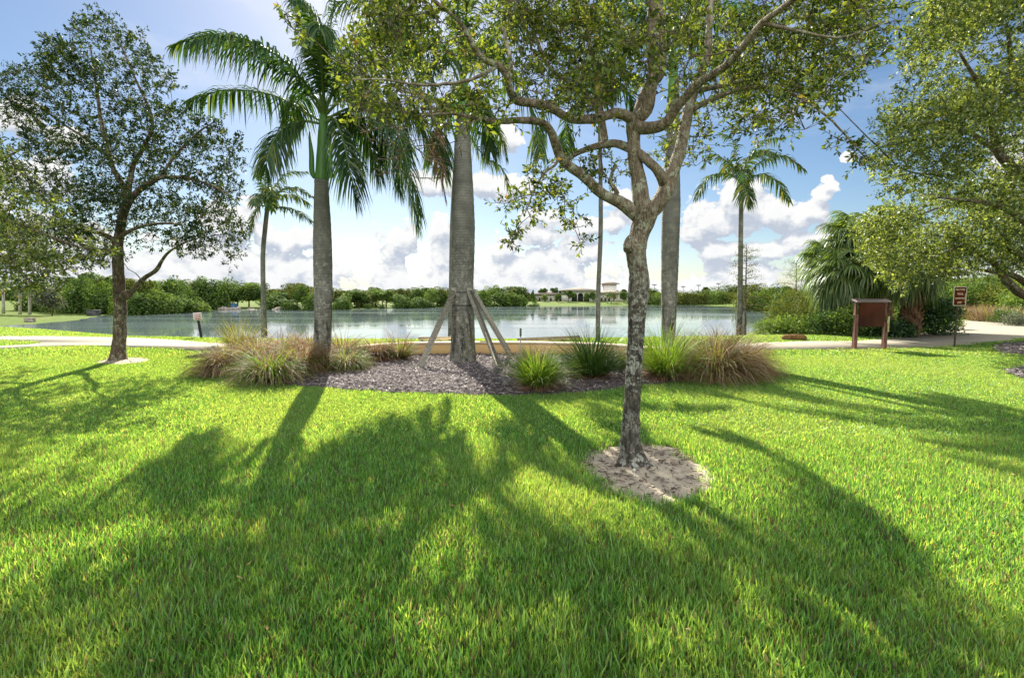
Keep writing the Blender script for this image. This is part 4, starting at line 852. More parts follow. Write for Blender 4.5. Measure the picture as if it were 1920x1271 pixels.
small_palm('tall very thin palm just left of the forked oak trunk, hanging green fronds', 1121, 16.5, [(1121, 640, 6), (1121, 625, 4.5), (1122, 540, 4.2), (1126, 440, 4.2), (1126, 340, 3.8), (1124, 220, 3.4)], 1124, 190,
    [[(1120, 195, 0), (1090, 165, -.2), (1050, 175, -.4), (1022, 215, -.6), (1012, 275, -.7)], [(1121, 200, 0), (1098, 185, 0), (1072, 205, .1), (1062, 250, .2), (1064, 310, .2)], [(1126, 195, 0), (1150, 165, .2), (1180, 180, .3), (1195, 230, .4)], [(1125, 190, 0), (1135, 130, 0), (1155, 90, .1), (1190, 80, .2)], [(1121, 190, 0), (1100, 120, 0), (1060, 90, .2), (1020, 110, .3)]],
    [(175, 1.0, 2.3, 2.0), (20, 1.0, 2.3, 1.6), (-140, .9, 2.2, 1.8), (140, .8, 2.2, 2.0)], [(1124, 224, 4.2), (1124, 205, 4.0), (1124, 190, 3)], 'palm_leaf', .7, 60)
small_palm('slim palm standing alone by the lake at right, arched fronds against the big cloud', 1386, 24.0, [(1386, 613, 6.5), (1387, 590, 5.6), (1388, 520, 5), (1389, 430, 4.6), (1390, 350, 4.2)], 1391, 330,
    [[(1390, 335, 0), (1405, 300, .2), (1430, 265, .4), (1472, 258, .6)], [(1392, 338, 0), (1425, 305, -.2), (1470, 292, -.4), (1508, 318, -.6)], [(1392, 342, 0), (1430, 326, .1), (1460, 345, .2), (1480, 378, .3)], [(1388, 340, 0), (1360, 325, -.1), (1325, 335, -.2), (1306, 370, -.3)], [(1388, 338, 0), (1365, 305, .2), (1335, 290, .4), (1318, 312, .6)], [(1389, 335, 0), (1378, 290, 0), (1372, 260, .1), (1350, 250, .3)], [(1391, 336, 0), (1395, 350, -.4), (1400, 365, -.7), (1404, 385, -.8)]],
    [(170, 1.0, 2.6, 1.9), (0, 1.0, 2.6, 1.7), (30, .8, 2.4, 2.0)], [(1390, 354, 4.5), (1390, 338, 4.4), (1391, 325, 3)], 'palm_leaf_pale', .85, 46, .07)
# ---------------------------------------------------------------- timber props
for label, a, b in (('left hand timber prop leaning on the thick palm from the open mulch', (783, 696, 0), (851, 546)), ('inner timber prop of the pair on the right of the thick palm', (938, 691, 0), (880, 546)), ('outer timber prop leaning on the thick palm, foot behind the green grass', (962, 672, 0), (888, 549))):
    p0 = G(a[0], a[1], .0); dd = dc - .22 if p0[1] < dc + .3 else dc + .08
    if a[0] > 950: dd = dc + .02
    p1 = D(b[0], b[1], dd)
    o = thing('timber_prop', p0 + [0, 0, .03], label, 'timber prop', 'timber props bracing the thick palm')
    mb = MB(); mb.beam(p0 + [0, 0, -.03], p1, .10, .10); mb.build('timber', M['timber'], o)
    mb = MB(); q = p0 + (nrm(p0 - D(868, 690, dc)) * [1, 1, 0]) * .10; mb.beam(q + [0, 0, -.1], q + [0, 0, .17], .05, .05); mb.build('stake', M['timber'], o)
    mb = MB(); mb.box(p1 + [0, 0, .0], (.11, .05, .16), 0, 0, .006); mb.build('batten', M['timber'], o)
# ---------------------------------------------------------------- low wall, rails, risers
WB = catmull(np.array([G(x, y)[:2] for x, y in [(640, 690), (700, 676), (760, 670.5), (850, 668.5), (960, 668), (1080, 670.5), (1170, 676), (1230, 684)]]), .12)
o = thing('low_wall', (WB[:, 0].mean(), WB[:, 1].mean(), 0), 'low curved tan stucco wall closing the back of the mulch bed', 'wall')
def wall_strip(mb, C, t, z0, z1):
    T = nrm(np.gradient(C, axis=0)); N = np.stack([-T[:, 1], T[:, 0]], 1); n = len(C)
    A, B = C, C + N * t
    V = np.vstack([np.c_[A, np.full(n, z0)], np.c_[A, np.full(n, z1)], np.c_[B, np.full(n, z1)], np.c_[B, np.full(n, z0)]])
    i = np.arange(n - 1); Q = np.vstack([np.stack([i + k * n, i + 1 + k * n, i + 1 + ((k + 1) % 4) * n, i + ((k + 1) % 4) * n], 1) for k in range(4)])
    Q = np.vstack([Q, [[0, n, 2 * n, 3 * n]], [[4 * n - 1, 3 * n - 1, 2 * n - 1, n - 1]]]); mb.add(V, Q)
mb = MB(); wall_strip(mb, WB, .30, -.1, .33); mb.build('wall', M['stucco'], o, False, True)
mb = MB(); T = nrm(np.gradient(WB, axis=0)); wall_strip(mb, WB - np.stack([-T[:, 1], T[:, 0]], 1) * .015, .33, .33, .372); mb.build('coping', M['stucco_cap'], o, False, True)
for label, a, b, posts in (('long tan timber rail behind the wall, right of the props', D(972, 637, 15.5), D(1086, 632, 17.0), 5), ('short tan timber rail behind the wall, left of the thick palm', D(786, 634.5, 16.0), D(848, 634, 15.5), 4)):
    o = thing('timber_rail', ((a[0] + b[0]) / 2, (a[1] + b[1]) / 2, 0), label, 'rail', 'timber rails behind the low wall')
    mb = MB(); mb.beam(a, b, .13, .10); mb.build('top_rail', M['timber_tan'], o)
    mb = MB(); mb.beam(a + [.03, .16, -.12], b + [.03, .16, -.12], .07, .06); mb.build('lower_rail', M['timber_tan'], o)
    for k in range(posts):
        q = a + (b - a) * (k + .3) / (posts - .4) + [0, .06, 0]; mb = MB(); mb.beam([q[0], q[1], -.1], [q[0], q[1], q[2] - .055], .07, .07); mb.build('post', M['timber_tan'], o)
def riser(label, base, h, r, head=True, mat='pvc'):
    o = thing('sprinkler_riser', base, label, 'sprinkler')
    mb = MB(); b = np.asarray(base); mb.tube([b - [0, 0, .05], b + [0, 0, h * .78]], r, 10); mb.build('pipe', M[mat], o, True)
    mb = MB(); mb.tube([b + [0, 0, h * .78], b + [0, 0, h * .80], b + [0, 0, h * .97], b + [0, 0, h]], [r * 1.25, r * 1.7, r * 1.7, r * 1.2], 10); mb.build('head', M['pipe_head' if head else mat], o)
riser('tall grey sprinkler riser standing in front of the low wall', G(976, 686), .86, .014, True, 'pipe_grey')
riser('short white irrigation stub against the foot of the forked oak', G(1187, 898) + [0, -.03, 0], .105, .008, False)
riser('little white stub pipe between the feet of the right hand props', G(921, 690), .25, .014, False)
# ---------------------------------------------------------------- sign board, signs
def textmesh(body, size, name, mat, parent, origin, X, Z, off):
    c = bpy.data.curves.new('txt', 'FONT'); c.body = body; c.size = size; c.align_x = 'CENTER'; c.align_y = 'CENTER'; c.extrude = .0015; c.resolution_u = 3; c.offset = size * .02
    ob = bpy.data.objects.new('txt', c); COL.objects.link(ob); dg = bpy.context.evaluated_depsgraph_get(); dg.update()
    me = bpy.data.meshes.new_from_object(ob.evaluated_get(dg)); bpy.data.objects.remove(ob)
    V = np.zeros(len(me.vertices) * 3, np.float32); me.vertices.foreach_get('co', V); V = V.reshape(-1, 3)
    N = np.cross(X, Z) * 1.0
    Wp = np.asarray(origin) + V[:, :1] * X + V[:, 1:2] * Z + (V[:, 2:] + off) * N - wloc(parent)
    me.vertices.foreach_set('co', Wp.astype(np.float32).ravel()); me.materials.clear(); me.materials.append(mat); me.update()
    o = bpy.data.objects.new(name, me); COL.objects.link(o); o.parent = parent; return o
ks = G(1629, 655); dk = ks[1]
o = thing('notice_board', ks, 'brown wooden notice board on two posts beside the path, seen from behind', 'notice board')
for x, top_, y0 in ((1601.5, 588, 654), (1657, 602, 656)):
    p = D(x, y0, dk); q = D(x, top_, dk); mb = MB(); mb.box([p[0], dk, (q[2] - .1) / 2 - .03], (.10, .11, q[2] + .1), 0, 0, .008); mb.build('post', M['brown_post'], o)
for x, top_ in ((1604.5, 567), (1660, 567)):
    q0 = D(x, 590, dk); q1 = D(x, top_, dk); mb = MB(); mb.box([q0[0], dk + .02, (q0[2] + q1[2]) / 2 + .04], (.06, .09, q1[2] - q0[2] + .14), 0, 0, .006); mb.build('bracket', M['brown_post'], o)
a, b = D(1607, 612, dk), D(1658, 568, dk)
mb = MB(); mb.box([(a[0] + b[0]) / 2, dk - .045, (a[2] + b[2]) / 2], (b[0] - a[0], .05, b[2] - a[2]), 0, 0, .006); mb.build('panel', M['brown_paint'], o)
mb = MB(); c1, c2 = D(1600, 565, dk), D(1664, 565, dk); mid = (c1 + c2) / 2
mb.box(mid + [0, -.04, .02], (c2[0] - c1[0], .26, .045), 0, 0, .008, np.array([1, 0, 0.]), nrm(np.array([0, 1, .25])), nrm(np.array([0, -.25, 1]))); mb.build('cap', M['cap_metal'], o)
q0, q1 = D(1661, 622, dk), D(1661, 593, dk); mb = MB(); mb.box([q0[0], dk - .07, (q0[2] + q1[2]) / 2], (.05, .03, q1[2] - q0[2]), 0, 0, .004); mb.build('batten', M['pale_wood'], o)
# nature trail sign
sb = G(1789.5, 652); ds = sb[1]; tl, br = D(1786, 537.5, ds), D(1811, 573, ds)
o = thing('trail_sign', sb, 'small brown trail sign with cream border and lettering on a leaning thin post', 'sign')
ax = nrm(D(1797.5, 540, ds) - sb); X = nrm(np.array([1., 0, -ax[0] / ax[2]])); Z = ax - X * (ax @ X); Z = nrm(Z); Nn = np.cross(X, Z)
mb = MB(); mb.beam(sb - [0, 0, .1], sb + ax * (D(1797, 545, ds)[2] / ax[2]), .045, .03, 0, .004); mb.build('post', M['sign_pole'], o)
ctr_ = D(1798.2, 555.3, ds) + Nn * .03; sw, sh_ = .395, .585
def rrect(mb, c, w_, h, r, t_, X, Z, N):
    pts = []
    for cx2, cz2, a0 in ((w_ / 2 - r, h / 2 - r, 0), (-w_ / 2 + r, h / 2 - r, 90), (-w_ / 2 + r, -h / 2 + r, 180), (w_ / 2 - r, -h / 2 + r, 270)):
        for k in range(6): an = math.radians(a0 + 18 * k); pts.append((cx2 + r * math.cos(an), cz2 + r * math.sin(an)))
    pts = np.array(pts); n = len(pts); A = c + pts[:, :1] * X + pts[:, 1:] * Z
    V = np.vstack([A + N * t_ / 2, A - N * t_ / 2, c + N * t_ / 2, c - N * t_ / 2]); i = np.arange(n); j = (i + 1) % n
    mb.add(V, np.stack([i, n + i, n + j, j], 1), np.vstack([np.stack([i, j, np.full(n, 2 * n)], 1), np.stack([n + j, n + i, np.full(n, 2 * n + 1)], 1)]))
mb = MB(); rrect(mb, ctr_, sw, sh_, .04, .006, X, Z, Nn); mb.build('border', M['sign_cream'], o)
mb = MB(); rrect(mb, ctr_ + Nn * .005, sw - .05, sh_ - .05, .025, .004, X, Z, Nn); pn = mb.build('sign_panel', M['sign_brown'], o)
for k, (txt, sz) in enumerate((('NATURE', .074), ('TRAIL', .074), ('ENTRANCE', .056), ("575'", .080))):
    textmesh(txt, sz, 'lettering', M['sign_cream'], pn, ctr_ + Z * (.195 - .13 * k) - X * .005, X, Z, .009)
mb = MB(); mb.box(ctr_ + X * (sw / 2 - .045) - Z * .06 + Nn * .0105, (.014, .30, .003), 0, 0, 0, X, Z, Nn); mb.build('cream_strip', M['sign_cream'], pn)  # narrow cream strip near the panel's right edge
# small leaning sign by the lake
lb = G(378, 632); dl = lb[1]
o = thing('lake_sign', lb, 'small pinkish white sign on a leaning black post by the lake edge', 'sign')
tp = D(370, 590, dl); ax = nrm(tp - lb); mb = MB(); mb.beam(lb - [0, 0, .1], tp, .075, .05, 0, .004); mb.build('post', M['black_post'], o)
c = D(370.5, 593.5, dl - .05); X = np.array([1., 0, .06]); X = nrm(X); Z = np.array([-.06, 0, 1]); Z = nrm(Z); N = np.cross(X, Z)
mb = MB(); rrect(mb, c, .33, .30, .03, .006, X, Z, N); pl_ = mb.build('sign_panel', M['sign_white'], o)
for k in range(4):
    mb = MB(); mb.box(c + N * .006 + Z * (.09 - .06 * k), (.26 - .05 * (k % 2), .026, .003), 0, 0, 0, X, Z, N); mb.build('red_stripe', M['sign_red'], pl_)
# log beyond the path, stub post by the slim palm
lg = G(1490, 638); o = thing('log', lg, 'short orange brown log lying on the grass past the path', 'log')
mb = MB(); mb.tube([lg + [-.42, .05, .07], lg + [-.36, .04, .10], lg + [0, 0, .11], lg + [.30, .03, .09], lg + [.42, .03, .07]], [.06, .11, .12, .11, .05], 12, 0, .12, True, 3); mb.build('log_body', M['log'], o, True)
st = D(1393, 600, 23.8); z0 = height(st[None])[0]; o = thing('stub_post', (st[0], st[1], z0), 'short weathered stub post against the slim right palm', 'post')
mb = MB(); mb.beam([st[0], st[1], z0 - .1], [st[0], st[1], D(1393, 591, 23.8)[2]], .13, .13); mb.build('post_body', M['timber'], o)
# ---------------------------------------------------------------- ornamental grass clumps
GM = {'green': leafmat('clump_green', [(0, (.06, .13, .015)), (.5, (.12, .23, .025)), (1, (.26, .33, .06))], .45, .02, .5),
      'dark': leafmat('clump_dark', [(0, (.03, .075, .018)), (.6, (.06, .13, .03)), (1, (.13, .19, .045))], .4, .03, .4),
      'straw': leafmat('clump_straw', [(0, (.13, .07, .045)), (.4, (.22, .14, .09)), (.8, (.34, .245, .17)), (1, (.46, .38, .29))], .4, .03, .6, (1.1, .95, .75)),
      'rust': leafmat('clump_rust', [(0, (.12, .05, .025)), (.5, (.22, .10, .05)), (1, (.34, .2, .11))], .4, .03, .6, (1.2, .9, .6)),
      'olive': leafmat('clump_olive', [(0, (.09, .11, .025)), (.5, (.17, .18, .045)), (1, (.30, .28, .09))], .45, .02, .5)}
def blades(n, base, r, h, spread, w_, curl, erect=.6):
    a = rng.random(n) * 2 * math.pi; rb = r * np.sqrt(rng.random(n)); az_ = a + rng.normal(size=n) * .5
    B = np.stack([rb * np.cos(a), rb * np.sin(a), np.zeros(n)], 1) + base
    l = h * (.65 + .6 * rng.random(n)); e0 = np.clip(1.5 - spread * rng.random(n) ** erect, .15, 1.5); cu = curl * (.4 + rng.random(n))
    ns = 6; P = [B]; e = e0.copy()
    for k in range(ns):
        d = np.stack([np.cos(az_) * np.cos(e), np.sin(az_) * np.cos(e), np.sin(e)], 1); P.append(P[-1] + d * (l / ns)[:, None]); e = e - cu / ns * (.5 + k * .3)
    P = np.array(P); P[:, :, 2] = np.maximum(P[:, :, 2], base[2] + .015)
    s = np.stack([-np.sin(az_), np.cos(az_), np.zeros(n)], 1); s = nrm(s + rng.normal(size=s.shape) * .25)
    wk = np.array([.8, 1, 1, .9, .75, .5, .08]) * w_; V = []
    for k in range(ns + 1): V += [P[k] - s * wk[k] / 2, P[k] + s * wk[k] / 2]
    V = np.stack(V, 1).reshape(-1, 3); b = np.arange(n)[:, None, None] * 2 * (ns + 1)
    F = np.array([(2 * k, 2 * k + 1, 2 * k + 3, 2 * k + 2) for k in range(ns)]); return V, (b + F[None]).reshape(-1, 4)
def clump(label, px, py, hpx, wpx, recipe, z=.05):
    b = G(px, py, z); sc = b[1] / FPX; h = hpx * sc * 1.02; r = wpx * sc / 2 * .92
    o = thing('grass_clump', b, label, 'ornamental grass', 'ornamental grass clumps in the mulch bed')
    for nm, mat, n, hk, spread, curl, er in recipe:
        mb = MB(); L = math.hypot(h, r * .8) * hk; V, Q = blades(int(n * 1.45), b, r * .34, L, spread, .0105 if n > 150 else .012, curl, er); mb.add(V, Q); mb.build(nm, GM[mat], o)
brown = [('green_blades', 'olive', 560, .95, 1.15, 1.9, .7), ('seed_stalks', 'straw', 430, 1.08, 1.25, 2.3, .7), ('dry_blades', 'rust', 330, .85, 1.3, 2.2, .6)]
rusty = [('green_blades', 'olive', 280, .9, 1.05, 1.7, .7), ('seed_stalks', 'straw', 360, 1.05, 1.15, 2.0, .7), ('dry_blades', 'rust', 480, .95, 1.25, 2.1, .7)]
white = [('green_blades', 'green', 440, .95, 1.05, 2.2, .7), ('dry_blades', 'straw', 420, .95, 1.25, 2.4, .6)]
green = [('green_blades', 'green', 620, 1.0, .95, 1.0, .8), ('dry_blades', 'straw', 160, .6, 1.35, 1.7, .5), ('dead_skirt', 'rust', 120, .5, 1.4, 1.6, .4)]
dark = [('green_blades', 'dark', 760, 1.0, 1.0, .8, .8), ('dry_blades', 'rust', 150, .5, 1.4, 1.6, .4)]
small = [('green_blades', 'green', 260, .8, .9, 1.0, .8), ('seed_stalks', 'straw', 140, 1.15, .9, 1.0, .8), ('dry_blades', 'rust', 120, .55, 1.3, 1.4, .5)]
tall = [('green_blades', 'olive', 260, 1.0, .55, .5, .9), ('dry_blades', 'straw', 120, .6, 1.2, 1.4, .6)]
for a in (('brown feathery grass clump at the far left end of the bed', 428, 698, 62, 110, brown), ('olive grass clump with arching pale blades, in front at the left end of the bed', 508, 712, 84, 120, white), ('brown grass clump behind the pale arching one at the left end', 478, 692, 72, 120, brown),
          ('reddish brown grass clump just left of the left royal palm', 562, 698, 78, 90, rusty), ('spiky upright green grass tuft at the back left of the bed', 452, 676, 78, 60, tall), ('straw coloured grass clump behind the left clumps near the slim palm', 525, 678, 70, 110, brown),
          ('reddish grass clump behind the left royal palm trunk', 585, 680, 72, 80, rusty), ('small bright green tuft at the foot of the left royal palm', 608, 698, 46, 36, small), ('green and straw grass clump right of the left royal palm', 648, 694, 56, 70, white),
          ('feathery brown grass clump behind, right of the left royal palm', 640, 680, 66, 90, brown), ('small dark brown grass clump, middle of three left of the props', 702, 677, 48, 62, rusty), ('small green grass clump with wispy stalks against the wall end', 747, 675, 50, 62, small),
          ('bright green grass clump with dead skirt in front, right of the props', 1008, 727, 74, 110, green), ('dark green spiky grass clump just left of the forked oak trunk', 1108, 708, 86, 118, dark), ('small greyish grass tuft behind the bright green clump', 1000, 690, 40, 60, small),
          ('bright green grass clump just right of the forked oak trunk', 1246, 708, 102, 120, green), ('large brown and straw grass clump at the right end of the bed', 1338, 706, 96, 150, brown), ('olive grass clump behind, between the two right end clumps', 1296, 690, 84, 110, white),
          ('dark brown drooping grass clump at the very right tip of the bed', 1385, 697, 78, 110, rusty), ('straw grass clump at the back of the right end of the bed', 1345, 682, 76, 120, brown), ('sparse dry tuft beside the wall, left of the forked oak', 1160, 690, 40, 50, small)):
    clump(*a)
# ---------------------------------------------------------------- cabbage palms and undergrowth at right
def fan(mb, base, azim, el0, pet, R, droop=.9, n=28, m=1):
    P = arc(base, azim, el0, pet, .7, 5); mb.tube(P, np.linspace(.022, .012, len(P)), 5, 0, cap=False)
    hub = P[-1]; T = nrm(P[-1] - P[-2]); S = nrm(np.cross(T, [0, 0, 1.])); U = np.cross(S, T)
    a = np.radians(np.linspace(-125, 125, n)) + rng.normal(size=n) * .03
    d = nrm(np.cos(a)[:, None] * T + np.sin(a)[:, None] * S - U * (.25 * np.abs(np.sin(a)))[:, None] + rng.normal(size=(n, 3)) * .04); l = R * (.8 + .2 * np.cos(a * .6)) * (.9 + .2 * rng.random(n))
    sd = nrm(np.cross(d, U)); V = []; ks = [.02, .35, .68, 1.]; wk = [.012, .055, .04, .003]
    for k, w_ in zip(ks, wk):
        c = hub + d * (l * k * (1 - .25 * droop * k * k))[:, None] + np.array([0, 0, -1]) * (l * droop * .55 * k ** 2.2)[:, None]
        V += [c - sd * w_ / 2 * R / .8, c + sd * w_ / 2 * R / .8]
    V = np.stack(V, 1).reshape(-1, 3); b = np.arange(n)[:, None, None] * 8
    mb.add(V, (b + np.array([(0, 1, 3, 2), (2, 3, 5, 4), (4, 5, 7, 6)])[None]).reshape(-1, 4), None, m)
def cabbage(label, px, py, depth, ztop, rad, nf, trunk_r, dead=4, skirt=True):
    b = D(px, py, depth); b[2] = height(b[None])[0]; o = thing('cabbage_palm', b, label, 'palm', 'cabbage palms at the trail')
    top_ = np.array([b[0], b[1], ztop])
    mb = MB(); mb.tube([b - [0, 0, .1], b + (top_ - b) * .5, top_], [trunk_r * 1.15, trunk_r, trunk_r * .85], 14, 0, .06)
    for k in range(70):   # old leaf bases clasping the trunk
        z_ = b[2] + .1 + (ztop - b[2] - .1) * k / 70; an = k * 2.4; dv = np.array([math.cos(an), math.sin(an), 0]); c = np.array([b[0], b[1], z_]) + dv * trunk_r * .9
        mb.beam(c, c + dv * trunk_r * .45 + [0, 0, .26], .12, .035, 0, 0)
    mb.build('trunk', M['boot'], o)
    for k in range(nf):
        e = 1.35 - 2.1 * (k / nf) ** .8; an = k * 2.39996 + rng.random() * .3
        mb = MB(); fan(mb, top_ + [0, 0, .1 * rng.random()], an, e, rad * (.55 + .15 * rng.random()), rad * .62, .75 + .5 * (k / nf)); mb.build('fan_leaf', [M['petiole'], M['fan_leaf']], o)
    for k in range(dead):
        mb = MB(); fan(mb, top_ - [0, 0, .15], k * 1.7 - 1.2, -.6, rad * .4, rad * .55, 1.2); tag(mb.build('dead_leaf', [M['dead_leaf'], M['dead_leaf']], o), 'brown dead fan leaf')
cabbage('cabbage palm with a rough booted trunk behind the notice board', 1706, 608, 18.7, 2.7, 1.4, 30, .30, 5)
cabbage('tallest cabbage palm, fan leaves topping the clump left of the right oaks', 1608, 600, 21.5, 4.2, 1.8, 50, .26, 3)
cabbage('low cabbage palm drooping over the shrubs, leftmost of the clump', 1572, 606, 20.5, 2.3, 1.5, 38, .28, 6)
cabbage('cabbage palm crown leaning out over the low shrubs, nearest the water', 1552, 604, 22.0, 3.2, 1.5, 36, .24, 3)
cabbage('cabbage palm crown just left of the notice board, in front of the tallest cabbage palm', 1592, 604, 20.0, 2.6, 1.5, 34, .26, 4)
cabbage('half hidden cabbage palm between the tallest and the booted one', 1658, 600, 22.5, 3.8, 1.7, 36, .26, 2)
def bush(name, label, c, r, n, nl, spread, L, mat, cat='shrub', group=None, flat=.8, stems=True):
    c = np.asarray(c, float); z0 = height(c[None])[0]; o = thing(name, (c[0], c[1], z0), label, cat, group)
    C = ell_clusters(n, (c[0], c[1], z0 + r[2] * .45), (r[0], r[1], r[2] * .62), -1.6, .45, z0 + .04, None, 1.6)
    mb = MB(); leaves(mb, C, nl, spread, L, flat, .5); mb.build('foliage', M[mat], o)
    if stems:
        k = np.linspace(0, 1, 4)[:, None]; nd_ = np.vstack([np.array([c[0], c[1], z0]) + np.array([dx * r[0] * .5, dy * r[1] * .5, r[2] * .5]) * k for dx, dy in ((0, 0), (.7, .2), (-.7, -.2), (.1, -.8))])
        mb = MB(); grow(mb, nd_, np.full(len(nd_), .03), C[::2], 0, .004)
        for q in range(4): mb.tube(nd_[q * 4:q * 4 + 4] - [0, 0, .05], .022, 5)
        mb.build('stems', M['twig'], o)
    return o
for a in (('olive bush', 'brownish olive bush by the water, left of the cabbage palms', D(1500, 580, 23.5), (1.6, 1.0, 2.0), 170, 34, .17, .085, 'far_leaf_olive'),
          ('olive bush', 'olive bush tight against the low cabbage palm', D(1545, 580, 22.8), (1.1, .9, 1.7), 110, 34, .17, .085, 'far_leaf_olive'),
          ('shrub', 'bright green low shrub at the water side of the right grass', D(1452, 610, 21.0), (.9, .6, .65), 90, 40, .12, .07, 'far_leaf_light'),
          ('shrub', 'leafy dark green shrub behind the log', D(1500, 610, 20.3), (1.1, .6, .8), 110, 30, .15, .11, 'far_leaf_light'),
          ('shrub', 'leafy green shrub between the log and the notice board', D(1555, 612, 19.6), (.9, .6, .8), 110, 40, .13, .08, 'shrub_leaf'),
          ('shrub', 'green shrub directly behind the left post of the notice board', D(1597, 614, 18.9), (.7, .5, 1.1), 100, 30, .15, .11, 'far_leaf_light'),
          ('shrub', 'shaded shrub seen under the notice board panel', D(1638, 616, 18.6), (.8, .5, .8), 100, 40, .13, .08, 'shrub_leaf'),
          ('fern', 'dark fern mass at the foot of the booted cabbage palm', D(1672, 618, 18.4), (.7, .5, .6), 100, 44, .14, .09, 'fern_leaf'),
          ('fern', 'dark spreading fern right of the booted cabbage palm trunk', D(1752, 612, 19.4), (.9, .7, 1.4), 150, 44, .17, .10, 'fern_leaf'),
          ('shrub', 'low green edging plant where the trail bends behind the sign', D(1772, 600, 22.5), (.7, .5, .6), 60, 36, .12, .08, 'far_leaf_light')):
    bush(a[0].replace(' ', '_'), *a[1:])
# sparse young cypress trees by the water
def cypress(label, px, depth, top_py, spreadpx, n, seed):
    b = D(px, 600, depth); b[2] = height(b[None])[0]; t_ = D(px + 2, top_py, depth); o = thing('cypress_tree', b, label, 'tree', 'sparse young trees by the water')
    Tr = catmull(np.array([np.r_[b - [0, 0, .1], .085], np.r_[(b * .6 + t_ * .4), .05], np.r_[t_, .012]]), .15); mb = MB(); mb.tube(Tr[:, :3], Tr[:, 3], 8, 0, .05); mb.build('trunk', M['oak_bark_far'], o, True)
    C = []; mbr = MB(); hgt = t_[2] - b[2]; sp = spreadpx / FPX * depth
    for k in range(n):
        f = .30 + .68 * k / n; p = b + (t_ - b) * f; an = k * 2.4 + seed; L = sp * (1.05 - .75 * f) * (.7 + .5 * rng.random()); dv = np.array([math.cos(an), math.sin(an) * .8, .12 + .3 * (f - .5)]); Q = [p + dv * L * s for s in (0, .35, .7, 1.)]; Q[3][2] -= .05 * L
        mbr.tube(Q, [.018, .012, .008, .003], 4, cap=False)
        for s in np.linspace(.25, 1, 7): C.append(p + dv * L * s + rng.normal(size=3) * .07)
    mbr.build('branches', M['twig'], o); mb = MB(); leaves(mb, np.array(C), 15, .10, .07, .6, .35); mb.build('crown', M['far_leaf_olive'], o)
cypress('sparse young tree just right of the slim palm, thin level branches over the water', 1398, 24.0, 458, 62, 26, .3)
cypress('fainter sparse young tree between the slim palm and the cabbage palms', 1492, 27.0, 487, 50, 20, 1.1)
# plants beyond the trail on the right
for k, (px, dep, r, mat, lab) in enumerate(((1800, 36, (2.6, 1.5, 2.4), 'far_leaf_light', 'light green bush behind the trail sign'), (1850, 35, (2.4, 1.6, 2.6), 'far_leaf', 'dense green bush right of the trail sign beyond the trail'), (1905, 33, (2.2, 1.5, 2.4), 'far_leaf_olive', 'yellowish bush at the right edge beyond the trail'), (1745, 38, (2.6, 1.6, 3.0), 'far_leaf', 'green thicket seen between the fern and the trail sign'),
        (1960, 30, (2.2, 1.5, 2.6), 'far_leaf_light', 'green bush just cut by the right edge, beyond the trail'), (1890, 27.5, (.9, .5, .75), 'shrub_leaf', 'low green plant on the far verge of the trail'), (1912, 25, (.7, .4, .55), 'far_leaf_grey', 'grey green low plant at the right edge on the verge of the trail'))):
    bush('verge_bush' if k < 5 else 'verge_plant', lab, D(px, 570, dep), r, 260 if k < 5 else 70, 30, .28 if k < 5 else .12, .16 if k < 5 else .08, mat, 'bush')
for k, (px, dep, h, rr_, lab) in enumerate(((1868, 29, .95, 1.3, 'pinkish muhly grass on the far side of the trail'), (1838, 33, 1.0, 1.6, 'pale tan tall grass patch behind the trail sign post'), (1782, 34, .9, 1.5, 'pale tan tall grass left of the trail sign post'), (1895, 31, 1.0, 1.4, 'pinkish grass near the right edge beyond the trail'), (1815, 31.5, .8, 1.2, 'low pale grass at the far edge of the trail'))):
    b = D(px, 575, dep); b[2] = height(b[None])[0]; o = thing('tall_grass', b, lab, 'tall grass', 'tall grasses beyond the trail')
    for nm, mt, n in (('seed_stalks', 'straw', 700), ('green_blades', 'olive', 350)):
        mb = MB(); V, Q = blades(n, b, rr_ * .9, h, .7, .022, .6, .8); mb.add(V, Q); mb.build(nm, GM[mt], o)
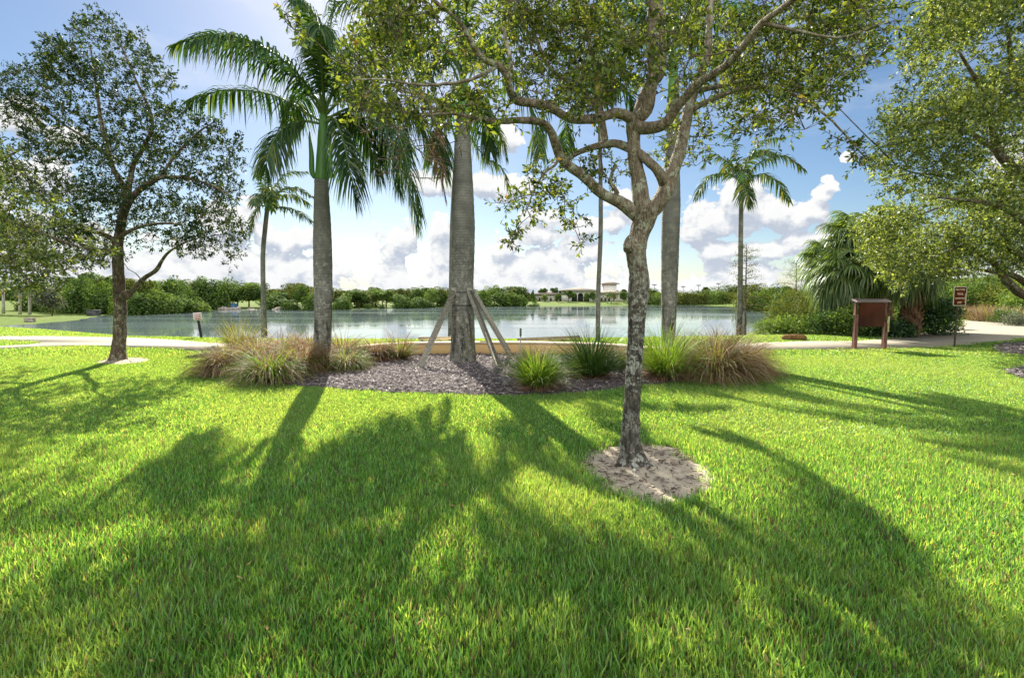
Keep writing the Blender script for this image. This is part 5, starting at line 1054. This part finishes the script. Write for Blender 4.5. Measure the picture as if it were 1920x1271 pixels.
# ---------------------------------------------------------------- far shore
def proto_tree(kind, seed):
    """unit tree (width 1, height 1): lumps of leaf-clump faces on a branching trunk"""
    r_ = np.random.default_rng(seed); L = []
    if kind == 'round': L = [(r_.normal(0, .2), r_.normal(0, .2), .42 + .42 * r_.random(), .20 + .09 * r_.random()) for _ in range(15)]
    if kind == 'bush': L = [(r_.uniform(-.34, .34), r_.uniform(-.3, .3), .0 + .62 * r_.random() ** 1.2, .22 + .08 * r_.random()) for _ in range(17)]
    if kind == 'conic': L = [(r_.normal(0, .3 * (1 - z)), r_.normal(0, .3 * (1 - z)), .1 + .86 * z, .10 + .2 * (1 - z)) for z in r_.random(18)]
    if kind == 'umbrella': L = [(r_.uniform(-.34, .34), r_.uniform(-.3, .3), .72 + .2 * r_.random(), .11 + .06 * r_.random()) for _ in range(13)]
    V = []
    n = 2800 // len(L)
    for x, y, z, s in L:
        v = nrm(r_.normal(size=(n, 3))) * (.72 + .34 * r_.random((n, 1)) ** .6) * s * np.array([1, 1, .8]); V.append(np.array([x, y, z]) + v)
    P = np.vstack(V); P[:, 2] /= np.percentile(P[:, 2], 98.5); P = P[P[:, 2] > .01]; sx_ = np.percentile(np.hypot(P[:, 0], P[:, 1]), 97) / .5; P[:, :2] /= sx_; L = [(x / sx_, y / sx_, min(z, .9), s) for x, y, z, s in L]; N = len(P)
    c = P - np.array([0, 0, .4]); d = nrm(r_.normal(size=(N, 3))); nn = nrm(r_.normal(size=(N, 3)) * .55 + nrm(c) + np.array([0, 0, .5])); s_ = nrm(np.cross(d, nn)); u = np.cross(nn, s_); l = (.020 + .026 * r_.random((N, 1)))
    Q = np.stack([P - u * l, P + s_ * l * .8 + nn * l * .25, P + u * l, P - s_ * l * .8 + nn * l * .2], 1).reshape(-1, 3)
    mb = MB(); mb.add(Q, np.arange(N)[:, None] * 4 + np.array([[0, 1, 2, 3]]))
    tb = MB(); tb.tube([(0, 0, -.03), (.01, 0, .25), (0, .01, .6)], [.028, .02, .01], 7, 0, .08)
    for x, y, z, s in L[:7]: tb.tube([(0.005, 0, .22), (x * .5, y * .5, (.3 + z) / 2), (x, y, z)], [.014, .01, .004], 5, cap=False)
    return mb, tb
PROTO = {}
def far_tree(kind, v, mat, px, base_py, depth, top_py, wpx, label, group, name='far_tree', cat='tree'):
    key = (kind, v, mat)
    b = D(px, base_py, depth); b[2] = height(b[None])[0] - .02; t_ = D(px, top_py, depth); h = max(.5, t_[2] - b[2]); wd = wpx / FPX * depth
    if key not in PROTO:
        o = thing(name, (0, 0, 0), label, cat, group); cm, tb = proto_tree(kind, abs(hash(kind)) % 97 + v * 13 if False else {'round': 3, 'bush': 5, 'conic': 7, 'umbrella': 9}[kind] + v * 31)
        cm.build('crown', M[mat], o); tb.build('trunk', M['pale_bark' if kind == 'umbrella' else 'oak_bark_far'], o); PROTO[key] = o
    else:
        o = copy_tree(PROTO[key]); tag(o, label, cat, group)
    o.location = tuple(b); o.scale = (wd, wd * .9, h); o.rotation_euler = (0, 0, random.random() * 6.28); return o
def lab_tree(px, kind, mat, row):
    tone = {'far_leaf': 'green', 'far_leaf_light': 'light green', 'far_leaf_grey': 'grey', 'far_leaf_olive': 'olive'}[mat]
    shp = {'round': 'tree', 'bush': 'rounded bush', 'conic': 'pointed tree', 'umbrella': 'flat topped tree'}[kind]
    zones = [(110, 'behind the left lawn spit'), (215, 'left of the left oak trunk'), (330, 'just right of the left oak trunk'), (480, 'left of the small slim palm'), (585, 'right of the small slim palm'), (720, 'right of the left royal palm'), (842, 'left of the propped palm'), (1000, 'right of the propped palm'), (1120, 'near the far building'), (1200, 'near the far tower'), (1300, 'right of the right royal palm'), (1385, 'left of the slim right palm'), (1470, 'right of the slim right palm'), (9999, 'behind the cabbage palms')]
    z_ = next(n for e, n in zones if px < e)
    return '%s %s %s' % (tone, shp, {0: 'at the water line, ', 1: 'in the far front row, ', 2: 'in the far back row, '}[row] + z_)
SHORE = [(-300, 600), (0, 585), (205, 590), (250, 592), (330, 588), (385, 585), (410, 581.5), (470, 580), (520, 580.5), (560, 582.5), (640, 581), (700, 579), (800, 577.5), (900, 575.5), (990, 574), (1150, 573), (1300, 572.5), (1415, 577.5), (1600, 580)]
def shore(px): return FPX * (EYE - WATER_Z) / (np.interp(px, *zip(*SHORE)) - 553)
FT = []
r_ = random.Random(5)
TOPP = [(-60, 530), (0, 532), (40, 540), (90, 540), (130, 520), (170, 513), (205, 522), (250, 528), (300, 528), (340, 526), (370, 524), (410, 528), (440, 530), (470, 534), (500, 546), (540, 547), (562, 536), (600, 540), (640, 546), (670, 546), (720, 544), (760, 545), (790, 541), (830, 543), (880, 546), (930, 541), (970, 546), (1010, 550), (1060, 552), (1190, 546), (1240, 548), (1290, 547), (1340, 545), (1400, 540), (1440, 536), (1480, 541), (1530, 540), (1600, 535), (1700, 530), (1800, 525), (1950, 520)]
tx, ty = zip(*TOPP)
# back row: closes the horizon
for px in np.arange(-80, 2000, 22):
    px = px + r_.uniform(-8, 8); dep = 150 if px < 420 else (165 if px < 1000 else 210)
    if px > 1480: dep = 85
    mat = r_.choice(['far_leaf', 'far_leaf', 'far_leaf_olive', 'far_leaf'])
    FT.append((r_.choice(['bush', 'bush', 'round', 'conic' if px > 500 else 'bush']), r_.randint(0, 2), mat, px, 566, dep, np.interp(px, tx, ty) + r_.uniform(-7, 4), r_.uniform(44, 70), 2))
# front row, on the bank; wide leafy trees with crowns to the ground between stemmed ones
for px in np.arange(205, 975, 14):
    px = px + r_.uniform(-7, 7); mat = r_.choice(['far_leaf', 'far_leaf', 'far_leaf_light', 'far_leaf_olive'])
    if 345 < px < 480 and r_.random() < .3: continue
    FT.append((r_.choice(['round', 'bush', 'round']), r_.randint(0, 2), mat, px, 572, shore(px) + r_.uniform(7, 15), np.interp(px, tx, ty) + r_.uniform(-5, 10), r_.uniform(32, 56), 1))
for px in np.arange(60, 215, 22): FT.append(('bush', r_.randint(0, 2), r_.choice(['far_leaf', 'far_leaf_light', 'far_leaf']), px, 580, 78 + r_.uniform(0, 4), np.interp(px, tx, ty) + r_.uniform(8, 20), r_.uniform(44, 60), 1))
for px in (1195, 1212, 1235, 1272, 1288, 1302, 1318, 1334, 1350, 1366, 1392, 1410, 1426, 1440, 1458, 1476, 1494):
    FT.append(('bush', r_.randint(0, 2), r_.choice(['far_leaf', 'far_leaf_light', 'far_leaf_olive']), px, 566, 150 if px < 1370 else 95, r_.uniform(545, 552) if px < 1370 else r_.uniform(538, 549), r_.uniform(28, 44), 1))
# shore bushes along the left of the lake and the round one by the slim palm
for px, top_, wd in ((228, 556, 50), (246, 552, 62), (268, 548, 60), (290, 553, 56), (312, 548, 60), (335, 557, 56), (356, 560, 50), (376, 566, 34), (512, 557, 62), (545, 563, 40), (588, 552, 50), (640, 556, 44), (755, 553, 42), (780, 558, 44), (800, 560, 34), (905, 549, 46), (942, 548, 52), (970, 552, 40), (690, 569, 14), (716, 570, 12), (1000, 570, 24)):
    FT.append(('bush', r_.randint(0, 2), r_.choice(['far_leaf_light', 'far_leaf', 'far_leaf_light']) if px < 400 else 'far_leaf', px, 580, shore(px) + 3.0, top_, wd, 0))
FT += [('round', 1, 'far_leaf_grey', 97, 583, 70, 541, 52, 1), ('umbrella', 0, 'far_leaf', 705, 573, 128, 539, 24, 1), ('umbrella', 1, 'far_leaf', 1018, 560, 168, 541, 20, 1), ('umbrella', 1, 'far_leaf', 1040, 560, 168, 540, 18, 1),
       ('round', 0, 'far_leaf', 1066, 566, 158, 545, 26, 1), ('round', 1, 'far_leaf', 1112, 566, 156, 547, 18, 1), ('round', 2, 'far_leaf', 1100, 566, 157, 550, 14, 1), ('round', 0, 'far_leaf_olive', 1150, 566, 157, 550, 16, 1), ('round', 1, 'far_leaf', 1170, 566, 157, 547, 20, 1), ('conic', 0, 'far_leaf', 977, 568, 150, 543, 14, 1), ('conic', 1, 'far_leaf', 999, 568, 150, 545, 16, 1), ('round', 2, 'far_leaf_light', 1022, 566, 158, 553, 18, 1), ('round', 1, 'far_leaf', 1045, 566, 158, 551, 18, 1), ('bush', 1, 'far_leaf', 1472, 590, 58, 545, 60, 1), ('bush', 2, 'far_leaf_olive', 1530, 590, 52, 535, 80, 1), ('bush', 0, 'far_leaf', 1600, 590, 50, 530, 90, 1), ('bush', 1, 'far_leaf_light', 1690, 590, 52, 530, 90, 1), ('bush', 2, 'far_leaf', 1780, 590, 50, 520, 100, 1), ('bush', 0, 'far_leaf_olive', 1860, 590, 48, 515, 100, 1), ('bush', 1, 'far_leaf', 1940, 590, 48, 510, 100, 1)]
for kind, v, mat, px, bp, dep, tp_, wd, row in FT:
    far_tree(kind, v, mat, px, bp, dep, tp_, wd, lab_tree(px, kind, mat, row), 'trees along the far shore' if kind != 'bush' else 'rounded bushes on the far shore', 'shore_bush' if kind == 'bush' else 'far_tree', 'bush' if kind == 'bush' else 'tree')
# little pale trunked palms on the left spit and along the far shore
def mini_palm(px, depth, base_py, top_py, label, group):
    b = D(px, base_py, depth); b[2] = height(b[None])[0]; t_ = D(px, top_py, depth); o = thing('far_palm', b, label, 'palm', group)
    mb = MB(); mb.tube([b - [0, 0, .1], (b + t_) / 2, t_], [.2, .16, .14], 8); mb.build('trunk', M['pale_bark'], o, True)
    mb = MB()
    for k in range(11):
        frond_mesh(mb, arc(t_, k * 2.4, 1.1 - .12 * k, 2.2, 1.6, 5), .7, 9, .16, .04, .3, .8)
    mb.build('crown', [M['petiole'], M['palm_leaf_pale']], o)
for px, top_ in ((6, 535), (37, 540), (55, 540)): mini_palm(px, 70, 583, top_, 'pale trunked palm on the left lawn spit behind the hanging leaves', 'pale palms on the left spit')
for px, top_ in ((658, 556), (672, 557), (717, 557), (808, 556), (820, 557), (1146, 552), (1139, 553)): mini_palm(px, 126 if px < 900 else 154, 573, top_, 'tiny palm on the grassy far shore', 'tiny palms on the far shore')
# ---------------------------------------------------------------- far building
DB = 165.0
def BX(px): return D(px, 560, DB)[0]
def BZ(py): return D(1080, py, DB)[2]
zb = height(np.array([[BX(1090), DB, 0]]))[0] - .2
bd = thing('far_building', (BX(1090), DB, zb), 'long low cream building with clay tile roofs, arches and a square tower across the lake', 'building')
def bbox(mb, x0, x1, y0, y1, z0, z1): mb.box([(x0 + x1) / 2, (y0 + y1) / 2, (z0 + z1) / 2], (x1 - x0, y1 - y0, z1 - z0))
def hip(mb, x0, x1, y0, y1, z0, z1, over=.6):
    x0, x1, y0, y1 = x0 - over, x1 + over, y0 - over, y1 + over; ym = (y0 + y1) / 2; k = min((y1 - y0) / 2, (x1 - x0) / 2) 
    V = [(x0, y0, z0), (x1, y0, z0), (x1, y1, z0), (x0, y1, z0), (x0 + k, ym, z1), (x1 - k, ym, z1), (x0, y0, z0 - .25), (x1, y0, z0 - .25), (x1, y1, z0 - .25), (x0, y1, z0 - .25)]
    mb.add(V, [(0, 1, 5, 4), (2, 3, 4, 5), (6, 7, 1, 0), (7, 8, 2, 1), (8, 9, 3, 2), (9, 6, 0, 3), (9, 8, 7, 6)], [(1, 2, 5), (3, 0, 4)])
ze, zt = BZ(544.5), BZ(538.5)
mb = MB(); bbox(mb, BX(1005), BX(1053), DB + 1, DB + 12, zb, BZ(551)); bbox(mb, BX(1120), BX(1180), DB + 1, DB + 12, zb, BZ(549)); mb.build('wall', M['bwall'], bd)
mb = MB(); hip(mb, BX(1003), BX(1053), DB + .5, DB + 12.5, BZ(551), BZ(545)); mb.build('roof', M['broof'], bd)
mb = MB(); hip(mb, BX(1121), BX(1182), DB + .5, DB + 12.5, BZ(549), BZ(544)); mb.build('roof', M['broof'], bd)
mb = MB(); hip(mb, BX(1053), BX(1120.5), DB - .6, DB + 14, ze, zt); mb.build('roof', M['broof'], bd)
# arcade front: piers and arched heads
mb = MB(); zt2, zs = ze - .2, BZ(555)
arcs = [(1077, 5.2), (1088.5, 5.2), (1100, 5.2)]
edges = [BX(1053)] + sum([[BX(c) - r / FPX * DB, BX(c) + r / FPX * DB] for c, r in arcs], []) + [BX(1120.5)]
for k in range(0, len(edges), 2): bbox(mb, edges[k], edges[k + 1], DB, DB + .6, zb, zt2)
for c, r in arcs:
    x0, rr2 = BX(c), r / FPX * DB; n = 10; an = np.linspace(math.pi, 0, n); A = np.stack([x0 + rr2 * np.cos(an), np.full(n, DB), zs + rr2 * np.sin(an)], 1); T2 = A.copy(); T2[:, 2] = zt2
    V = np.vstack([A, T2, A + [0, .6, 0]]); i = np.arange(n - 1); mb.add(V, np.vstack([np.stack([i, i + 1, n + i + 1, n + i], 1), np.stack([i + 1, i, 2 * n + i, 2 * n + i + 1], 1)]))
mb.build('arcade', M['bwhite'], bd)
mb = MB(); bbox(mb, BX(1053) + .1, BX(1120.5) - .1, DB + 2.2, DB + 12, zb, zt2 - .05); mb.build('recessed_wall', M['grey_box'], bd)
mb = MB(); bbox(mb, BX(1145.5), BX(1170), DB + 12.1, DB + 16.5, zb, BZ(530)); tw_ = mb.build('tower', M['bwhite'], bd)
mb = MB(); hip(mb, BX(1145.5), BX(1170), DB + 12.1, DB + 16.5, BZ(530), BZ(525), .9); mb.build('tower_roof', M['broof'], tw_)
for px in (1012, 1022.5, 1033, 1044, 1051, 1129, 1136, 1143):
    mb = MB(); c = BX(px); bbox(mb, c - .42, c + .42, DB + .9, DB + 1.1, BZ(564.5), BZ(557.5)); wf = mb.build('window', M['bwhite'], bd)
    mb = MB(); bbox(mb, c - .34, c + .34, DB + .85, DB + .95, BZ(564.2), BZ(558)); mb.build('pane', M['bglass'], wf)
# light poles beyond the far shore
for px, top_ in ((1227, 534), (1281, 537.5), (1310, 535), (1322, 539), (1347, 532), (1337, 541), (1352, 543)):
    b = D(px, 560, 230); b[2] = height(b[None])[0]; t_ = D(px, top_, 230); o = thing('light_pole', b, 'thin light pole above the trees of the far right shore', 'light pole', 'light poles above the far right shore')
    mb = MB(); mb.tube([b, t_], .16, 6); mb.build('pole', M['steel'], o)
    mb = MB(); mb.box(t_, (2.0, .5, .5), 0, 0, .1); mb.build('lamp_head', M['steel'], o)
# rocks of the left shore, blue box, dark box, headwall
mb_r = []
for k in range(22):
    px = 408 + k * 5.6 + r_.uniform(-2, 2); b = D(px, 578, 102 + r_.uniform(-2, 2)); b[2] = height(b[None])[0]; o = thing('shore_rock', b, 'pale rock of the stone edging on the far left shore', 'rock', 'rocks on the far left shore')
    s_ = r_.uniform(.35, .75); n = 14; V = nrm(rng.normal(size=(n * 6, 3))) * np.array([s_ * 1.4, s_, s_ * .7])
    import bmesh
    bm = bmesh.new(); bmesh.ops.create_icosphere(bm, subdivisions=2, radius=1)
    for v in bm.verts: v.co = Vector((v.co.x * s_ * 1.4, v.co.y * s_, v.co.z * s_ * .75 + .1)) * (1 + .18 * math.sin(v.co.x * 5 + k) + .14 * math.sin(v.co.y * 7 + 2 * k))
    me = bpy.data.meshes.new('rock_body'); bm.to_mesh(me); bm.free(); me.materials.append(M['rock']); ob = bpy.data.objects.new('rock_body', me); COL.objects.link(ob); ob.parent = o
def crate(label, px, py, dep, size, mat, name, cat):
    b = D(px, py, dep); b[2] = height(b[None])[0]; o = thing(name, b, label, cat)
    mb = MB(); mb.box(b + [0, 0, size[2] / 2], size, .1, 0, .05); mb.build('body', M[mat], o)
    mb = MB(); mb.box(b + [0, 0, size[2] + .06], (size[0] * 1.06, size[1] * 1.06, .12), .1, 0, .03); mb.build('lid', M[mat], o)
crate('small blue box behind the rocks on the far left shore', 434, 574, 106, (2.0, 1.4, 1.1), 'blue_box', 'storage_box', 'box')
crate('dark grey box at the tip of the left lawn spit', 175, 583, 72, (1.3, 1.0, .75), 'grey_box', 'utility_box', 'box')
crate('little pale concrete headwall on the bank of the left spit', 56, 600, 55, (.9, .5, .35), 'rock', 'headwall', 'headwall')
